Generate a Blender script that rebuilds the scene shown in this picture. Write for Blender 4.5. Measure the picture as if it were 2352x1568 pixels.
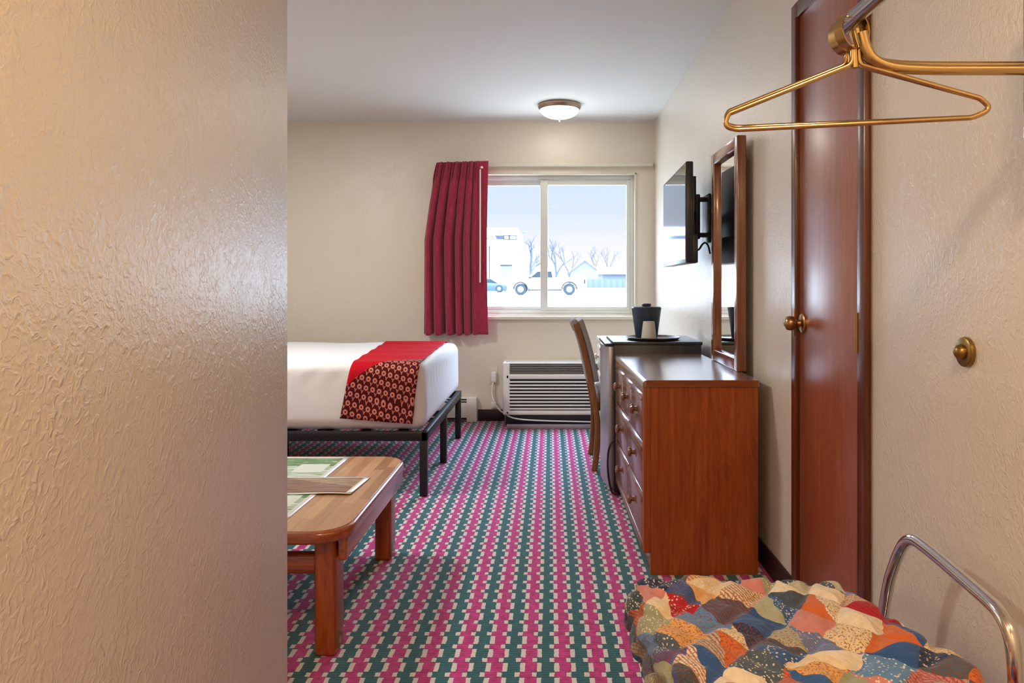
import bpy, bmesh, math, random
from mathutils import Vector, Matrix
R = math.radians
PI = math.pi
rnd = random.Random(7)
for o in list(bpy.data.objects):
    bpy.data.objects.remove(o)
scene = bpy.context.scene
COL = scene.collection

# ------------------------------------------------------------------ camera
F = 1650.0                      # focal length in pixels of the 2352 wide frame
CX, CY, CZ = 1264.0, 650.0, 1.125
cam = bpy.data.cameras.new('camera')
cam.sensor_width = 36.0
cam.lens = F * 36.0 / 2352.0
cam.shift_x = (1176.0 - CX) / 2352.0
cam.shift_y = -(784.0 - CY) / 2352.0
cam.clip_start = 0.02
cam.clip_end = 2000
camo = bpy.data.objects.new('camera', cam)
COL.objects.link(camo)
camo.location = (0, 0, CZ)
camo.rotation_euler = (R(90), 0, 0)
scene.camera = camo

def P(px, py, Y):
    return Vector(((px - CX) * Y / F, Y, CZ - (py - CY) * Y / F))

# ------------------------------------------------------------------ colour management
vs = scene.view_settings
vs.view_transform = 'Standard'
vs.look = 'None'
vs.gamma = 1.0
vs.use_curve_mapping = False
vs.exposure = 0.13

# ------------------------------------------------------------------ tiny node language
class X:
    def __init__(s, nt, sock): s.nt = nt; s.s = sock
    def op(s, o, b=None, c=None):
        n = s.nt.nodes.new('ShaderNodeMath'); n.operation = o
        for i, v in enumerate((s, b, c)):
            if v is None: continue
            if isinstance(v, X): s.nt.links.new(v.s, n.inputs[i])
            else: n.inputs[i].default_value = v
        return X(s.nt, n.outputs[0])
    def __add__(a, b): return a.op('ADD', b)
    def __radd__(a, b): return a.op('ADD', b)
    def __sub__(a, b): return a.op('SUBTRACT', b)
    def __rsub__(a, b): return (a * -1.0).op('ADD', b)
    def __mul__(a, b): return a.op('MULTIPLY', b)
    def __rmul__(a, b): return a.op('MULTIPLY', b)
    def __truediv__(a, b): return a.op('DIVIDE', b)
    def fl(a): return a.op('FLOOR')
    def fr(a): return a.op('FRACT')
    def ab(a): return a.op('ABSOLUTE')
    def lt(a, b): return a.op('LESS_THAN', b)
    def gt(a, b): return a.op('GREATER_THAN', b)
    def mx(a, b): return a.op('MAXIMUM', b)
    def mn(a, b): return a.op('MINIMUM', b)
    def sqrt(a): return a.op('SQRT')
    def pw(a, b): return a.op('POWER', b)
    def clamp(a): return a.mx(0.0).mn(1.0)

class Mat:
    def __init__(s, name, rough=0.5, spec=0.5, metal=0.0, col=(0.5, 0.5, 0.5)):
        s.m = bpy.data.materials.new(name); s.m.use_nodes = True
        s.nt = s.m.node_tree
        s.b = s.nt.nodes['Principled BSDF']; s.out = s.nt.nodes['Material Output']
        s.set('Roughness', rough); s.set('Specular IOR Level', spec); s.set('Metallic', metal)
        s.set('Base Color', col)
    def set(s, k, v):
        i = s.b.inputs[k]
        if isinstance(v, X): s.nt.links.new(v.s, i)
        elif hasattr(v, 'is_output'): s.nt.links.new(v, i)
        elif isinstance(v, (tuple, list)): i.default_value = tuple(v) + ((1,) if len(v) == 3 else ())
        else: i.default_value = v
        return s
    def n(s, t, **kw):
        nd = s.nt.nodes.new(t)
        for k, v in kw.items():
            k2 = k.replace('_', ' ')
            if k2 in nd.inputs.keys():
                if isinstance(v, X): s.nt.links.new(v.s, nd.inputs[k2])
                elif hasattr(v, 'is_output'): s.nt.links.new(v, nd.inputs[k2])
                else: nd.inputs[k2].default_value = v
            else: setattr(nd, k, v)
        return nd
    def coord(s, which='Object'):
        if which == 'World': return s.n('ShaderNodeNewGeometry').outputs['Position']
        return s.n('ShaderNodeTexCoord').outputs[which]
    def sep(s, v):
        nd = s.n('ShaderNodeSeparateXYZ'); s.nt.links.new(v, nd.inputs[0])
        return [X(s.nt, o) for o in nd.outputs]
    def comb(s, x, y, z):
        nd = s.n('ShaderNodeCombineXYZ')
        for i, v in enumerate((x, y, z)):
            if isinstance(v, X): s.nt.links.new(v.s, nd.inputs[i])
            else: nd.inputs[i].default_value = v
        return nd.outputs[0]
    def mapping(s, v, scale=(1, 1, 1), rot=(0, 0, 0)):
        nd = s.n('ShaderNodeMapping'); s.nt.links.new(v, nd.inputs['Vector'])
        nd.inputs['Scale'].default_value = scale; nd.inputs['Rotation'].default_value = rot
        return nd.outputs[0]
    def noise(s, v, scale, detail=2.0, rough=0.5, dist=0.0):
        nd = s.n('ShaderNodeTexNoise', Vector=v, Scale=scale, Detail=detail, Roughness=rough, Distortion=dist)
        return X(s.nt, nd.outputs['Fac'])
    def white(s, v):
        nd = s.n('ShaderNodeTexWhiteNoise', Vector=v)
        return X(s.nt, nd.outputs['Value'])
    def mix(s, f, a, b):
        nd = s.n('ShaderNodeMix'); nd.data_type = 'RGBA'
        def put(i, v):
            if isinstance(v, X): s.nt.links.new(v.s, i)
            elif hasattr(v, 'is_output'): s.nt.links.new(v, i)
            elif isinstance(v, (int, float)): i.default_value = v
            else: i.default_value = tuple(v) + (1,)
        put(nd.inputs[0], f); put(nd.inputs[6], a); put(nd.inputs[7], b)
        return nd.outputs[2]
    def ramp(s, f, stops, interp='LINEAR'):
        nd = s.n('ShaderNodeValToRGB'); s.nt.links.new(f.s, nd.inputs[0])
        cr = nd.color_ramp; cr.interpolation = interp
        while len(cr.elements) > 1: cr.elements.remove(cr.elements[0])
        for i, (p, c) in enumerate(stops):
            e = cr.elements[0] if i == 0 else cr.elements.new(p)
            e.position = p; e.color = tuple(c) + (1,)
        return nd.outputs[0]
    def bump(s, h, strength=0.3, dist=0.002):
        nd = s.n('ShaderNodeBump', Height=h, Strength=strength, Distance=dist)
        s.nt.links.new(nd.outputs[0], s.b.inputs['Normal']); s.nt.links.new(nd.outputs[0], s.b.inputs['Coat Normal'])
        return s

def srgb(r, g, b):
    f = lambda c: (c / 255 / 12.92) if c / 255 <= 0.04045 else ((c / 255 + 0.055) / 1.055) ** 2.4
    return (f(r), f(g), f(b))

# ------------------------------------------------------------------ world: bright overcast sky, pale band above the horizon
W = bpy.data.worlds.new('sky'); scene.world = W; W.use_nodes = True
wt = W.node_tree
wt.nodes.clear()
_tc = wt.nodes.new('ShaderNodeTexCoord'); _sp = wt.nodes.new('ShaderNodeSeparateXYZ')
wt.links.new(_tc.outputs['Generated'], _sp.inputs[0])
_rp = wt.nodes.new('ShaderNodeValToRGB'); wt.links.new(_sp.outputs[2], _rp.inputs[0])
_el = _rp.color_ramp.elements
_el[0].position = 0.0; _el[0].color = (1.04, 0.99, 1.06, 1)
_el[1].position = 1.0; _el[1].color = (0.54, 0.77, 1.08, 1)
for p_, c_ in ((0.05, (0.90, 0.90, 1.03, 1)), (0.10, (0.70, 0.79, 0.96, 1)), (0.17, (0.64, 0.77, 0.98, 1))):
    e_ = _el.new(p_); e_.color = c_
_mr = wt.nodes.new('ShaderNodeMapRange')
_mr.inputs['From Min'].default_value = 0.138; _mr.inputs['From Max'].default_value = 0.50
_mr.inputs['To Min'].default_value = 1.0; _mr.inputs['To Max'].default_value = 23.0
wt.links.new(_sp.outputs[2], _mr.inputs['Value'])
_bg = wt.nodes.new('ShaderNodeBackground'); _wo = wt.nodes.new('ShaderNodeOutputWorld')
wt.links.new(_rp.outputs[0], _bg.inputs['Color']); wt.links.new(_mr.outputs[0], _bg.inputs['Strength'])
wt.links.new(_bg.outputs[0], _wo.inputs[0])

# ------------------------------------------------------------------ lamps and fill light
def area(name, loc, rot, size, energy, col, shape='DISK', size_y=None):
    l = bpy.data.lights.new(name, 'AREA'); l.shape = shape; l.size = size
    if size_y: l.size_y = size_y
    l.energy = energy; l.color = col
    o = bpy.data.objects.new(name, l); COL.objects.link(o); o.location = loc; o.rotation_euler = rot
    return o
_po = area('window_portal', (-0.035, 6.05, 1.44), (R(-90), 0, 0), 1.44, 1, (1, 1, 1), 'RECTANGLE', 1.14)
_po.data.cycles.is_portal = True
area('entry_ceiling_lamp', (0.1, -0.25, 2.432), (0, 0, 0), 0.34, 38, (1.0, 0.71, 0.41))
area('bedroom_fill_light', (-1.95, 3.3, 2.432), (0, 0, 0), 0.34, 46, (1.0, 0.97, 0.93))  # unseen fill light, added to brighten the left half of the room

# ------------------------------------------------------------------ mesh builder
class B:
    def __init__(s): s.bm = bmesh.new()
    def _new(s, v0, f0):
        s.bm.verts.ensure_lookup_table(); s.bm.faces.ensure_lookup_table()
    def box(s, x0, x1, y0, y1, z0, z1, bev=0.0, seg=2):
        t = bmesh.new()
        vs_ = [t.verts.new(p) for p in ((x0, y0, z0), (x1, y0, z0), (x1, y1, z0), (x0, y1, z0), (x0, y0, z1), (x1, y0, z1), (x1, y1, z1), (x0, y1, z1))]
        for f in ((3, 2, 1, 0), (4, 5, 6, 7), (0, 1, 5, 4), (1, 2, 6, 5), (2, 3, 7, 6), (3, 0, 4, 7)):
            t.faces.new([vs_[i] for i in f])
        if bev > 0:
            bmesh.ops.bevel(t, geom=list(t.edges), offset=bev, segments=seg, affect='EDGES', profile=0.5, clamp_overlap=True)
        return s.merge(t)
    def merge(s, t, mtx=None):
        if mtx is not None: bmesh.ops.transform(t, matrix=mtx, verts=t.verts)
        me = bpy.data.meshes.new('tmp'); t.to_mesh(me); t.free()
        s.bm.from_mesh(me); bpy.data.meshes.remove(me)
        return s
    def prism(s, pts, axis, a0, a1, bev=0.0, seg=2):
        """extrude a closed 2D outline along an axis; pts are the two other coordinates in xyz order"""
        t = bmesh.new()
        def mk(p, a):
            return {'x': (a, p[0], p[1]), 'y': (p[0], a, p[1]), 'z': (p[0], p[1], a)}[axis]
        A = [t.verts.new(mk(p, a0)) for p in pts]; Bv = [t.verts.new(mk(p, a1)) for p in pts]
        n = len(pts)
        t.faces.new(A); t.faces.new(Bv[::-1])
        for i in range(n): t.faces.new((A[i], Bv[i], Bv[(i + 1) % n], A[(i + 1) % n]))
        bmesh.ops.recalc_face_normals(t, faces=t.faces)
        if bev > 0:
            es = [e for e in t.edges if len(e.link_faces) == 2 and e.calc_face_angle(0) > 0.5]
            bmesh.ops.bevel(t, geom=es, offset=bev, segments=seg, affect='EDGES', profile=0.5, clamp_overlap=True)
        return s.merge(t)
    def tube(s, pts, r, n=10, closed=False, smooth=0, cap=True):
        pts = [Vector(p) for p in pts]
        for _ in range(smooth):
            q = []
            m = len(pts)
            for i in range(m if closed else m - 1):
                a, b = pts[i], pts[(i + 1) % m]
                q += [a * 0.75 + b * 0.25, a * 0.25 + b * 0.75]
            if not closed: q = [pts[0]] + q + [pts[-1]]
            pts = q
        m = len(pts); rs = r if isinstance(r, (list, tuple)) else None
        rings = []; up = None
        for i in range(m):
            if closed: d = pts[(i + 1) % m] - pts[i - 1]
            else: d = pts[min(i + 1, m - 1)] - pts[max(i - 1, 0)]
            d.normalize()
            if up is None:
                up = Vector((0, 0, 1)) if abs(d.z) < 0.9 else Vector((1, 0, 0))
            u = up - d * up.dot(d)
            if u.length < 1e-5: u = d.orthogonal()
            u.normalize(); up = u; w = d.cross(u)
            rr = (rs[0] + (rs[1] - rs[0]) * i / max(1, m - 1)) if rs else r
            rings.append([s.bm.verts.new(pts[i] + (u * math.cos(2 * PI * k / n) + w * math.sin(2 * PI * k / n)) * rr) for k in range(n)])
        for i in range(m if closed else m - 1):
            a, b = rings[i], rings[(i + 1) % m]
            for k in range(n):
                s.bm.faces.new((a[k], a[(k + 1) % n], b[(k + 1) % n], b[k]))
        if cap and not closed:
            s.bm.faces.new(rings[0][::-1]); s.bm.faces.new(rings[-1])
        return s
    def lathe(s, prof, c, axis='z', n=32, sx=1.0, sy=1.0):
        """profile of (radius, height) turned round an axis through c"""
        rings = []
        for r, h in prof:
            ring = []
            for k in range(n):
                a = 2 * PI * k / n; x, y = r * math.cos(a) * sx, r * math.sin(a) * sy
                p = {'z': (x, y, h), 'x': (h, x, y), '-x': (-h, x, -y), 'y': (x, h, -y), '-y': (x, -h, y)}[axis]
                ring.append(s.bm.verts.new(Vector(c) + Vector(p)))
            rings.append(ring)
        for a, b in zip(rings, rings[1:]):
            for k in range(n):
                s.bm.faces.new((a[k], a[(k + 1) % n], b[(k + 1) % n], b[k]))
        if prof[0][0] > 1e-6: s.bm.faces.new(rings[0][::-1])
        if prof[-1][0] > 1e-6: s.bm.faces.new(rings[-1])
        bmesh.ops.remove_doubles(s.bm, verts=s.bm.verts[-(len(prof) * n):], dist=1e-7)
        return s
    def rbox(s, c, h, r, n=(12, 12, 8), fn=None, uvfn=None):
        """box of half size h with round edges r, finely divided, fn moves each point along its normal"""
        t = bmesh.new(); cache = {}
        uvl = t.loops.layers.uv.new('UVMap') if uvfn else None
        uvs = {}
        def vert(i, j, k):
            if (i, j, k) in cache: return cache[(i, j, k)]
            p = Vector((h[0] * (2 * i / n[0] - 1), h[1] * (2 * j / n[1] - 1), h[2] * (2 * k / n[2] - 1)))
            inn = Vector([max(-(h[a] - r), min(h[a] - r, p[a])) for a in range(3)])
            d = p - inn
            nrm = d.normalized() if d.length > 1e-9 else Vector((0, 0, 1))
            q = inn + nrm * r
            if fn: q = q + fn(p, nrm)
            v = t.verts.new(Vector(c) + q); cache[(i, j, k)] = v
            if uvfn: uvs[v] = uvfn(p)
            return v
        def quad(a, b, c_, d):
            f = t.faces.new((vert(*a), vert(*b), vert(*c_), vert(*d)))
            if uvfn:
                for l in f.loops: l[uvl].uv = uvs[l.vert]
        for i in range(n[0]):
            for j in range(n[1]):
                quad((i, j, n[2]), (i + 1, j, n[2]), (i + 1, j + 1, n[2]), (i, j + 1, n[2]))
                quad((i, j + 1, 0), (i + 1, j + 1, 0), (i + 1, j, 0), (i, j, 0))
        for i in range(n[0]):
            for k in range(n[2]):
                quad((i, 0, k), (i + 1, 0, k), (i + 1, 0, k + 1), (i, 0, k + 1))
                quad((i + 1, n[1], k), (i, n[1], k), (i, n[1], k + 1), (i + 1, n[1], k + 1))
        for j in range(n[1]):
            for k in range(n[2]):
                quad((0, j + 1, k), (0, j, k), (0, j, k + 1), (0, j + 1, k + 1))
                quad((n[0], j, k), (n[0], j + 1, k), (n[0], j + 1, k + 1), (n[0], j, k + 1))
        return s.merge(t)
    def grid(s, nu, nv, fn, uv=True):
        t = bmesh.new(); uvl = t.loops.layers.uv.new('UVMap')
        V = [[t.verts.new(fn(i / nu, j / nv)) for j in range(nv + 1)] for i in range(nu + 1)]
        for i in range(nu):
            for j in range(nv):
                f = t.faces.new((V[i][j], V[i + 1][j], V[i + 1][j + 1], V[i][j + 1]))
                for l, (a, b) in zip(f.loops, ((i, j), (i + 1, j), (i + 1, j + 1), (i, j + 1))):
                    l[uvl].uv = (a / nu, b / nv)
        return s.merge(t)

def finish(me, smooth=True):
    if smooth:
        me.shade_smooth()
        try: me.set_sharp_from_angle(angle=R(38))
        except Exception: pass

def world_origin(o):
    v = Vector((0, 0, 0))
    while o is not None:
        v = v + Vector(o.get('_org', (0, 0, 0))); o = o.parent
    return v

def obj(name, b, m, parent=None, smooth=True, keep=False):
    """link one mesh object; geometry is given in world coordinates of the un-turned thing"""
    me = bpy.data.meshes.new(name)
    bmesh.ops.recalc_face_normals(b.bm, faces=b.bm.faces)
    b.bm.to_mesh(me); b.bm.free()
    o = bpy.data.objects.new(name, me); COL.objects.link(o)
    vsx = [v.co.copy() for v in me.vertices]
    if parent is None and not keep:
        lo = Vector([min(v[i] for v in vsx) for i in range(3)]); hi = Vector([max(v[i] for v in vsx) for i in range(3)])
        org = Vector(((lo.x + hi.x) / 2, (lo.y + hi.y) / 2, lo.z))
    elif parent is None: org = Vector((0, 0, 0))
    else: org = ORG[parent]
    me.transform(Matrix.Translation(-org))
    if parent is None: o.location = org
    else: o.parent = parent
    ORG[o] = org
    me.materials.append(m.m if isinstance(m, Mat) else m)
    finish(me, smooth)
    return o
ORG = {}

def tag(o, label, cat, group=None):
    o['label'] = label; o['category'] = cat
    if group: o['group'] = group
    return o
def thing(name, label, cat, loc, group=None):
    o = bpy.data.objects.new(name, None); COL.objects.link(o)
    o.location = loc; o.empty_display_size = 0.05; ORG[o] = Vector(loc)
    return tag(o, label, cat, group)
def struct(name, b, m, parent=None, smooth=True):
    o = obj(name, b, m, parent, smooth, keep=True)
    if parent is None: o['kind'] = 'structure'
    return o

# ------------------------------------------------------------------ materials
def wall_mat(name, col, amp=0.55):
    m = Mat(name, rough=0.36, spec=0.6, col=col)
    m.set('Coat Weight', 1.0); m.set('Coat Roughness', 0.37)
    p = m.coord('World')
    a = m.noise(m.mapping(p, (1.0, 1.0, 0.80), (0.5, 0, 0)), 84.0, 3.0, 0.5, 1.0)
    b_ = m.noise(p, 150.0, 2.0, 0.5, 0.6)
    big = m.noise(p, 5.0, 2.0)
    h = (a * 1.0).op('SMOOTH_MAX', 0.45, 0.12) * (big * 1.6) + b_ * 0.12
    m.bump(h, amp, 0.0065)
    return m
m_wall = wall_mat('cream_wall_paint', (0.73, 0.665, 0.56))
m_ceil = Mat('white_ceiling_paint', rough=0.75, spec=0.25, col=(0.74, 0.74, 0.71))
m_ceil.bump(m_ceil.noise(m_ceil.coord('World'), 60, 3), 0.15, 0.004)

def wood(name, c1, c2, c3, along='z', scale=1.0, rough=0.32, coat=0.0, spec=0.5, coat_rough=0.12):
    m = Mat(name, rough=rough, spec=spec)
    p = m.coord('Object')
    k = {'x': (1.2, 14, 14), 'y': (14, 1.2, 14), 'z': (14, 14, 1.2)}[along]
    k = tuple(v * scale for v in k)
    k2 = tuple(v * (7 if v > 3 * scale else 2) for v in k)
    a = m.noise(m.mapping(p, k), 1.0, 4.0, 0.6, 1.6)
    f = m.noise(m.mapping(p, k2), 1.0, 3.0, 0.6, 0.2)
    t = (a * 9.0).fr()
    rings = (t - 0.5).ab() * 2.0
    v = (rings * 0.13 + a * 0.42 + f * 0.50 - 0.02).clamp()
    m.set('Base Color', m.ramp(v, [(0.25, c1), (0.52, c2), (0.80, c3)]))
    if coat: m.set('Coat Weight', coat); m.set('Coat Roughness', coat_rough)
    m.bump(f, 0.12, 0.001)
    return m
m_dresser = wood('orange_brown_veneer', srgb(108, 46, 12), srgb(156, 74, 22), srgb(186, 100, 38), 'z', 1.0, 0.35)
m_dressertop = wood('glossy_laminate_top', srgb(112, 82, 68), srgb(134, 104, 90), srgb(150, 120, 106), 'y', 1.0, 0.22, 1.0, 1.0, 0.2)
m_edge = wood('orange_brown_edge_band', srgb(98, 44, 16), srgb(138, 68, 26), srgb(168, 92, 42), 'x', 1.0, 0.35)
m_drawer = wood('brown_drawer_wood', srgb(88, 48, 26), srgb(122, 72, 44), srgb(146, 92, 60), 'y', 1.0, 0.26, 0.5)
m_door = wood('red_brown_door_wood', srgb(112, 48, 22), srgb(152, 76, 42), srgb(182, 108, 70), 'z', 1.3, 0.36, 1.0, 0.6, 0.30)
m_doorframe = wood('dark_door_trim', srgb(62, 24, 10), srgb(94, 42, 20), srgb(116, 56, 28), 'z', 1.3, 0.3, 0.2)
m_mirrorframe = wood('walnut_mirror_frame', srgb(92, 44, 22), srgb(128, 68, 38), srgb(150, 88, 54), 'z', 1.5, 0.26, 1.0)
m_oak = wood('orange_oak', srgb(92, 32, 6), srgb(144, 62, 14), srgb(178, 92, 32), 'z', 1.2, 0.28, 0.3)
m_oakx = wood('orange_oak_rail', srgb(96, 36, 8), srgb(146, 66, 16), srgb(180, 96, 34), 'x', 1.2, 0.24, 0.9)
m_oaky = wood('orange_oak_apron', srgb(96, 36, 8), srgb(146, 66, 16), srgb(180, 96, 34), 'y', 1.2, 0.22, 1.0)
m_chairwood = wood('light_brown_chair_wood', srgb(96, 56, 24), srgb(134, 84, 42), srgb(158, 106, 60), 'z', 1.5, 0.35)

def butcher():
    m = Mat('butcher_block_oak', rough=0.3, spec=0.5)
    x, y, z = m.sep(m.coord('Object'))
    strip = (x / 0.042).fl()
    off = m.white(m.comb(strip, 3.0, 0.0))
    blk = (y / 0.42 + off).fl()
    rv = m.white(m.comb(strip, blk, 1.0))
    f = m.noise(m.mapping(m.coord('Object'), (110, 7, 30)), 1.0, 3.0, 0.6)
    v = (rv * 0.55 + f * 0.5).clamp()
    m.set('Base Color', m.ramp(v, [(0.15, srgb(142, 98, 62)), (0.5, srgb(176, 132, 92)), (0.85, srgb(200, 160, 120))]))
    m.set('Coat Weight', 0.3); m.set('Coat Roughness', 0.15)
    return m
m_butcher = butcher()

def carpet():
    m = Mat('striped_woven_carpet', rough=0.95, spec=0.12)
    x, y, z = m.sep(m.coord('World'))
    w1 = m.noise(m.coord('World'), 55, 2.0) - 0.5
    w2 = m.noise(m.coord('World'), 70, 2.0) - 0.5
    v = ((y + w2 * 0.008) / 0.0800)
    vf = v.fr()
    small = vf.gt(0.66)
    u = ((x + w1 * 0.006 + 0.0566) / 0.1003 + 0.32)
    uf = (u + small * 0.14).fr()
    pink = uf.gt(0.145) * uf.lt(0.495)
    wl = uf.lt(0.145)
    wr = uf.gt(0.495) * uf.lt(0.63)
    gap = (vf.gt(0.62) * vf.lt(0.68)).mx(vf.gt(0.965)).mx(vf.lt(0.015))
    wht = wl.mx(wr) * (1.0 - gap)
    fib = m.noise(m.coord('World'), 420, 2.0)
    mot = m.noise(m.coord('World'), 42, 3.0)
    pc = m.ramp((mot * 0.7 + fib * 0.3), [(0.3, srgb(140, 10, 84)), (0.7, srgb(206, 52, 142))])
    tc = m.ramp((mot * 0.4 + fib * 0.6), [(0.3, srgb(8, 66, 74)), (0.7, srgb(30, 104, 112))])
    wc = m.ramp(fib, [(0.3, srgb(176, 168, 164)), (0.7, srgb(236, 226, 222))])
    c = m.mix(pink, tc, pc)
    edge = wl.mx(wr) * gap
    c = m.mix(edge * 0.75, c, srgb(20, 30, 34))
    c = m.mix(wht, c, wc)
    m.set('Base Color', c)
    rib = ((v * 6.0).fr() - 0.5).ab()
    m.bump(fib * 0.6 + wht * 0.6 + rib * 0.5, 0.55, 0.004)
    m.set('Sheen Weight', 0.25); m.set('Sheen Roughness', 0.5)
    return m
m_carpet = carpet()

def plain(name, col, rough=0.5, spec=0.5, metal=0.0, bump=0.0, bscale=200, coat=0.0):
    m = Mat(name, rough, spec, metal, col)
    p = m.coord('Object')
    nz = m.noise(p, bscale, 3.0)
    m.set('Base Color', m.mix(nz * 0.35, col, tuple(c * 0.82 for c in col)))
    if bump: m.bump(nz, bump, 0.001)
    if coat: m.set('Coat Weight', coat); m.set('Coat Roughness', 0.1)
    return m
m_white = plain('white_plastic', (0.86, 0.84, 0.79), 0.45)
m_whitefr = plain('white_window_frame', (0.74, 0.75, 0.70), 0.4)
m_trim = plain('cream_trim', (0.72, 0.69, 0.57), 0.4)
m_base = plain('dark_rubber_baseboard', (0.030, 0.014, 0.016), 0.45)
m_black = plain('black_plastic', (0.014, 0.017, 0.026), 0.35)
m_blackm = plain('black_powder_coated_steel', (0.008, 0.009, 0.012), 0.4)
m_dark = plain('dark_recess', (0.02, 0.018, 0.018), 0.8)
m_silver = plain('silver_fridge_door', (0.42, 0.42, 0.46), 0.32, 0.5, 0.6)
m_sheet = plain('white_bed_sheet', (0.80, 0.79, 0.79), 0.85, 0.2, 0, 0.2, 60)
m_chrome = Mat('chrome', 0.10, 0.5, 1.0, (0.72, 0.70, 0.68))
m_steel = Mat('dark_chrome_rod', 0.18, 0.5, 1.0, (0.42, 0.41, 0.44))
m_brass = plain('satin_brass', (0.56, 0.39, 0.18), 0.22, 0.5, 1.0)
m_bronze = plain('brushed_bronze', (0.42, 0.24, 0.11), 0.30, 0.5, 1.0)
m_agedbrass = plain('aged_brass', (0.30, 0.18, 0.05), 0.34, 0.5, 0.9)
m_rim = plain('brushed_nickel_rim', (0.42, 0.33, 0.27), 0.35, 0.5, 0.9)
m_grey = plain('grey_upholstery', (0.30, 0.27, 0.26), 0.9, 0.2, 0, 0.4, 260)
m_bucket = plain('blue_grey_plastic_bucket', (0.030, 0.048, 0.085), 0.3, 0.5)
m_cup = plain('white_paper_cup', (0.62, 0.60, 0.57), 0.7, 0.3)
m_tray = plain('brown_serving_tray', (0.075, 0.045, 0.035), 0.35)
m_desktop = plain('pale_desk_laminate', (0.62, 0.56, 0.48), 0.2, 0.5)
m_deskfront = plain('pale_desk_front', (0.48, 0.38, 0.30), 0.35)
m_grille = plain('grey_vent_plastic', (0.30, 0.28, 0.25), 0.5)

def curtain_mat():
    m = Mat('crimson_curtain_cloth', 0.75, 0.25)
    p = m.coord('Object')
    w = m.noise(m.mapping(p, (240, 240, 14)), 1.0, 2.0)
    m.set('Base Color', m.ramp(w, [(0.3, srgb(134, 26, 50)), (0.7, srgb(176, 50, 78))]))
    m.set('Sheen Weight', 0.3)
    m.bump(w, 0.15, 0.001)
    return m
m_curtain = curtain_mat()

m_mirror = Mat('mirror_glass', 0.01, 0.5, 1.0, (0.88, 0.90, 0.90))
m_screen = Mat('television_screen', 0.06, 1.0, 0.0, (0.01, 0.011, 0.014))
m_screen.set('IOR', 2.2)

def glass():
    m = bpy.data.materials.new('window_pane_glass'); m.use_nodes = True
    nt = m.node_tree; nt.nodes.clear()
    o = nt.nodes.new('ShaderNodeOutputMaterial'); mix = nt.nodes.new('ShaderNodeMixShader')
    t = nt.nodes.new('ShaderNodeBsdfTransparent'); t.inputs[0].default_value = (0.985, 0.99, 0.995, 1)
    g = nt.nodes.new('ShaderNodeBsdfGlossy'); g.inputs['Roughness'].default_value = 0.02
    fr = nt.nodes.new('ShaderNodeFresnel'); fr.inputs[0].default_value = 1.04
    nt.links.new(fr.outputs[0], mix.inputs[0]); nt.links.new(t.outputs[0], mix.inputs[1])
    nt.links.new(g.outputs[0], mix.inputs[2]); nt.links.new(mix.outputs[0], o.inputs[0])
    return m
m_glass = glass()

m_bowl = Mat('lit_frosted_bowl', 0.4, 0.5, 0, (0.9, 0.88, 0.82))
m_bowl.set('Emission Color', (1.0, 0.93, 0.80)); m_bowl.set('Emission Strength', 13.0)

# ------------------------------------------------------------------ room shell
XR, XL, XW, YB, YF, H = 0.85, -0.60, -3.05, 5.87, -1.30, 2.44
struct('floor', B().box(XW, XR, YF, YB, -0.10, 0.0), m_carpet, smooth=False)
struct('ceiling', B().box(XW, XR, YF, YB, H, H + 0.10), m_ceil, smooth=False)
struct('wall_right', B().box(XR, XR + 0.12, YF, YB + 0.16, -0.1, H + 0.1), m_wall, smooth=False)
struct('wall_left', B().box(XW - 0.12, XW, YF, YB + 0.16, -0.1, H + 0.1), m_wall, smooth=False)
struct('wall_front', B().box(XL, XR, YF - 0.12, YF, -0.1, H + 0.1), m_wall, smooth=False)
YP = 1.645
struct('wall_hall', B().box(XL - 0.12, XL, YF, YP, 0, H, 0.006, 2), m_wall)
struct('wall_bath', B().box(XW, XL - 0.12, YP - 0.12, YP, 0, H), m_wall, smooth=False)
# back wall with its window opening
wx0, wx1, wz0, wz1 = -0.76, 0.69, 0.868, 2.012
bw = B()
bw.box(XW, wx0, YB, YB + 0.16, -0.1, H + 0.1); bw.box(wx1, XR, YB, YB + 0.16, -0.1, H + 0.1)
bw.box(wx0, wx1, YB, YB + 0.16, -0.1, wz0); bw.box(wx0, wx1, YB, YB + 0.16, wz1, H + 0.1)
struct('wall_back', bw, m_wall, smooth=False)
# dark rubber base
struct('baseboard_back', B().box(-0.592, -0.375, YB - 0.008, YB, 0, 0.095, 0.003), m_base)
struct('baseboard_corner', B().box(0.71, XR - 0.01, YB - 0.008, YB, 0, 0.095, 0.003), m_base)
struct('baseboard_right', B().box(XR - 0.008, XR, 2.53, YB - 0.01, 0, 0.095, 0.003), m_base)
struct('baseboard_near', B().box(XR - 0.008, XR, YF, 1.895, 0, 0.095, 0.003), m_base)
struct('baseboard_hall', B().box(XL, XL + 0.008, YF, YP, 0, 0.095, 0.003), m_base)

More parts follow.
